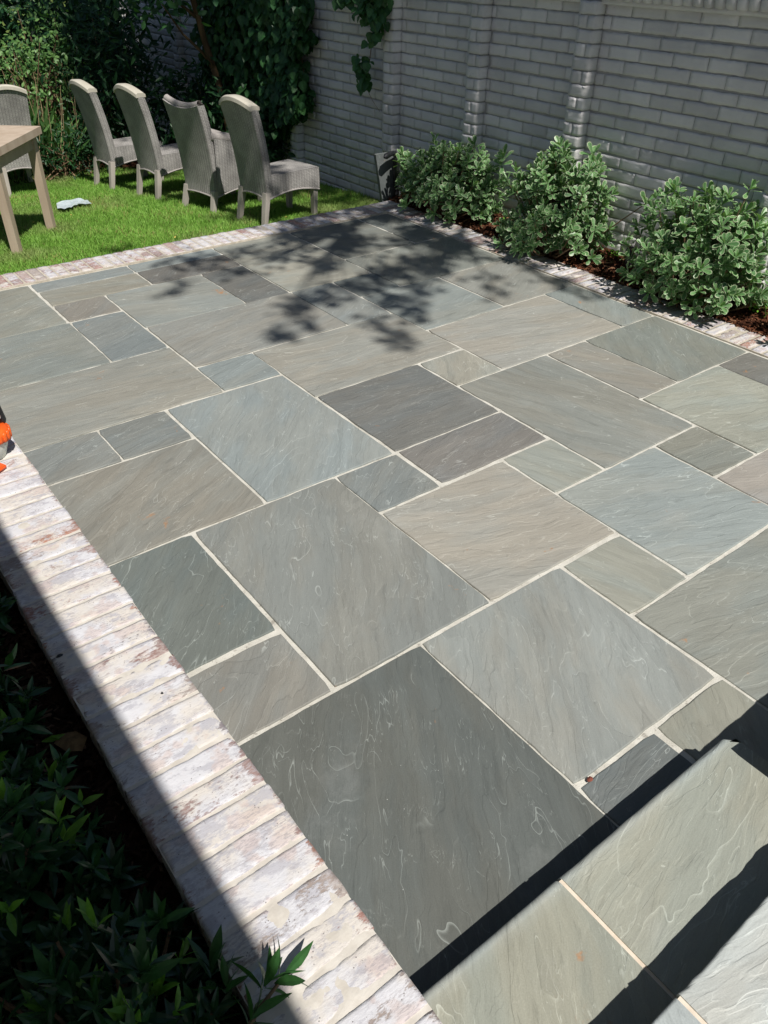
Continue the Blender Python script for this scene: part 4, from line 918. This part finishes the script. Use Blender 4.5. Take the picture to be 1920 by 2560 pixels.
for _ in range(330):
    u, v = random.uniform(2.30, 3.2), random.uniform(2.35, 6.4)
    if u > 2.64 or v > 3.35: cl.append((u, v, .10, 24))
for _ in range(90):
    u, v = random.uniform(1.75, 2.5), random.uniform(3.15, 5.0)
    if noise.noise(Vector((u*3.5, v*3.5, 3))) > .02: cl.append((u, v, .08, 20))
for _ in range(260):
    u, v = random.uniform(1.75, 2.6), random.uniform(4.9, 7.2); cl.append((u, v, .11, 24))
for _ in range(40):
    u, v = random.uniform(1.0, 1.7), random.uniform(3.1, 4.6)
    if noise.noise(Vector((u*4, v*4, 5))) > .12 and v < 3.55: cl.append((u, v, .05, 14))
for _ in range(800):
    u, v = random.uniform(2.622, 2.71), random.uniform(.6, 3.1)
    if not (u < 2.640 and 1.86 < v < 2.42 and noise.noise(Vector((u*9, v*6, 2))) > -.35): cl.append((u, v, .034, 16))
for _ in range(700): cl.append((random.uniform(2.585, 2.72), random.uniform(3.0, 5.6), .04, 13))
pos = []; sz = []; cents = []
for k_ in range(14):
    u_, v_ = random.uniform(.3, 2.3), random.uniform(3.15, 4.2); a_ = random.random()*3; L_ = random.uniform(.008, .016)
    small('fallen_leaf', [(u_+L_*math.cos(a_), v_+L_*math.sin(a_)), (u_+L_*.35*math.sin(a_), v_-L_*.35*math.cos(a_)), (u_-L_*math.cos(a_), v_-L_*math.sin(a_)), (u_-L_*.35*math.sin(a_), v_+L_*.35*math.cos(a_))], 'yellowleaf', 'small yellow leaf dropped on the lawn grass', 'leaf', float(lz(v_))+.024, 'yellow leaves scattered on the lawn')
for (u, v, r_, nl) in cl:
    zc = 4.1+.5*noise.noise(Vector((u, v, 9)))+random.uniform(-.25, .35); c_ = np.array([u-KU*zc, v-KV*zc, zc]); cents.append(c_)
    q = rng.normal(size=(nl, 3))*r_*.55; q[:, 2] *= 1.5; q[:, 1] += -KV*q[:, 2]; q[:, 0] += -KU*q[:, 2]; pos.append(c_+q); sz.append(rng.uniform(.032, .058, nl))
pos = np.concatenate(pos); sz = np.concatenate(sz); n = len(pos)
m_ = MB(); leaves(m_, 'oval', pos, rng.normal(size=(n, 3))*.45+[0, -.2, 1], rdir(n), sz, rng.random(n)); part(m_, 'crown', MAT['tree'], tt)
m_ = MB(); tube(m_, [(3.3, .9, -.13), (3.28, .9, .8), (3.2, .85, 1.6), (3.05, .8, 2.6), (2.9, .85, 3.7)], [.12, .10, .085, .07, .05], 12); part(m_, 'trunk', MAT['bark'], tt, True)
m_ = MB(); hub = Vector((2.9, .85, 3.7)); cs = [Vector(c_) for c_ in cents]
mains = [Vector((1.75, -.3, 4.1)), Vector((2.0, .1, 4.15)), Vector((2.2, .9, 4.15)), Vector((2.4, 1.9, 4.2)), Vector((1.8, 2.9, 4.25)), Vector((2.3, 3.6, 4.25)), Vector((2.5, -.6, 4.15)), Vector((1.2, .1, 4.1))]
for q in mains: tube(m_, [hub, hub.lerp(q, .5)+Vector((0, 0, .12)), q], [.035, .022, .010], 7)
for i, c_ in enumerate(cs):
    if i % 2 == 0 or i < 60:
        q = min(mains, key=lambda a: (a-c_).length); s0 = hub.lerp(q, .75)+Vector((0, 0, .06)); tube(m_, [s0, s0.lerp(c_, .6)+Vector((0, 0, .03)), c_], [.006, .004, .0015], 4)
part(m_, 'branch', MAT['bark'], tt)

# ---------------------------------------------------------------- the house whose eave shades the left bed
hs = empty('house', -1.4, .6, 0); tag(hs, 'white sided house whose eave shades the planting bed on the left', 'house')
mb = MB(); box(mb, (-3.6, -2.5, -.15), (-.62, 3.2, 1.62)); part(mb, 'wall', MAT['house'], hs)
mb = MB(); EZ = 1.66; eu = .129-KU*(EZ-CZ)
V = [(eu, -2.8, EZ), (eu, 3.5, EZ), (eu, 3.5, EZ+.05), (eu, -2.8, EZ+.05), (-2.1, -2.8, EZ+1.1), (-2.1, 3.5, EZ+1.1), (-3.9, -2.8, EZ), (-3.9, 3.5, EZ)]
mb.add2(V, [(3, 4, 0), (4, 6, 0), (2, 1, 5), (5, 1, 7)], [(0, 1, 2, 3), (3, 2, 5, 4), (4, 5, 7, 6), (6, 7, 1, 0)]); part(mb, 'roof', MAT['roof'], hs)
mb = MB()
for v0 in (-.6, 1.4): mb = MB(); box(mb, (-.625, v0, .35), (-.60, v0+.55, 1.15)); part(mb, 'window', MAT['black'], hs)
print('built', sum(len(o.data.polygons) for o in scn.objects if o.type == 'MESH'), 'faces', len(scn.objects), 'objects')
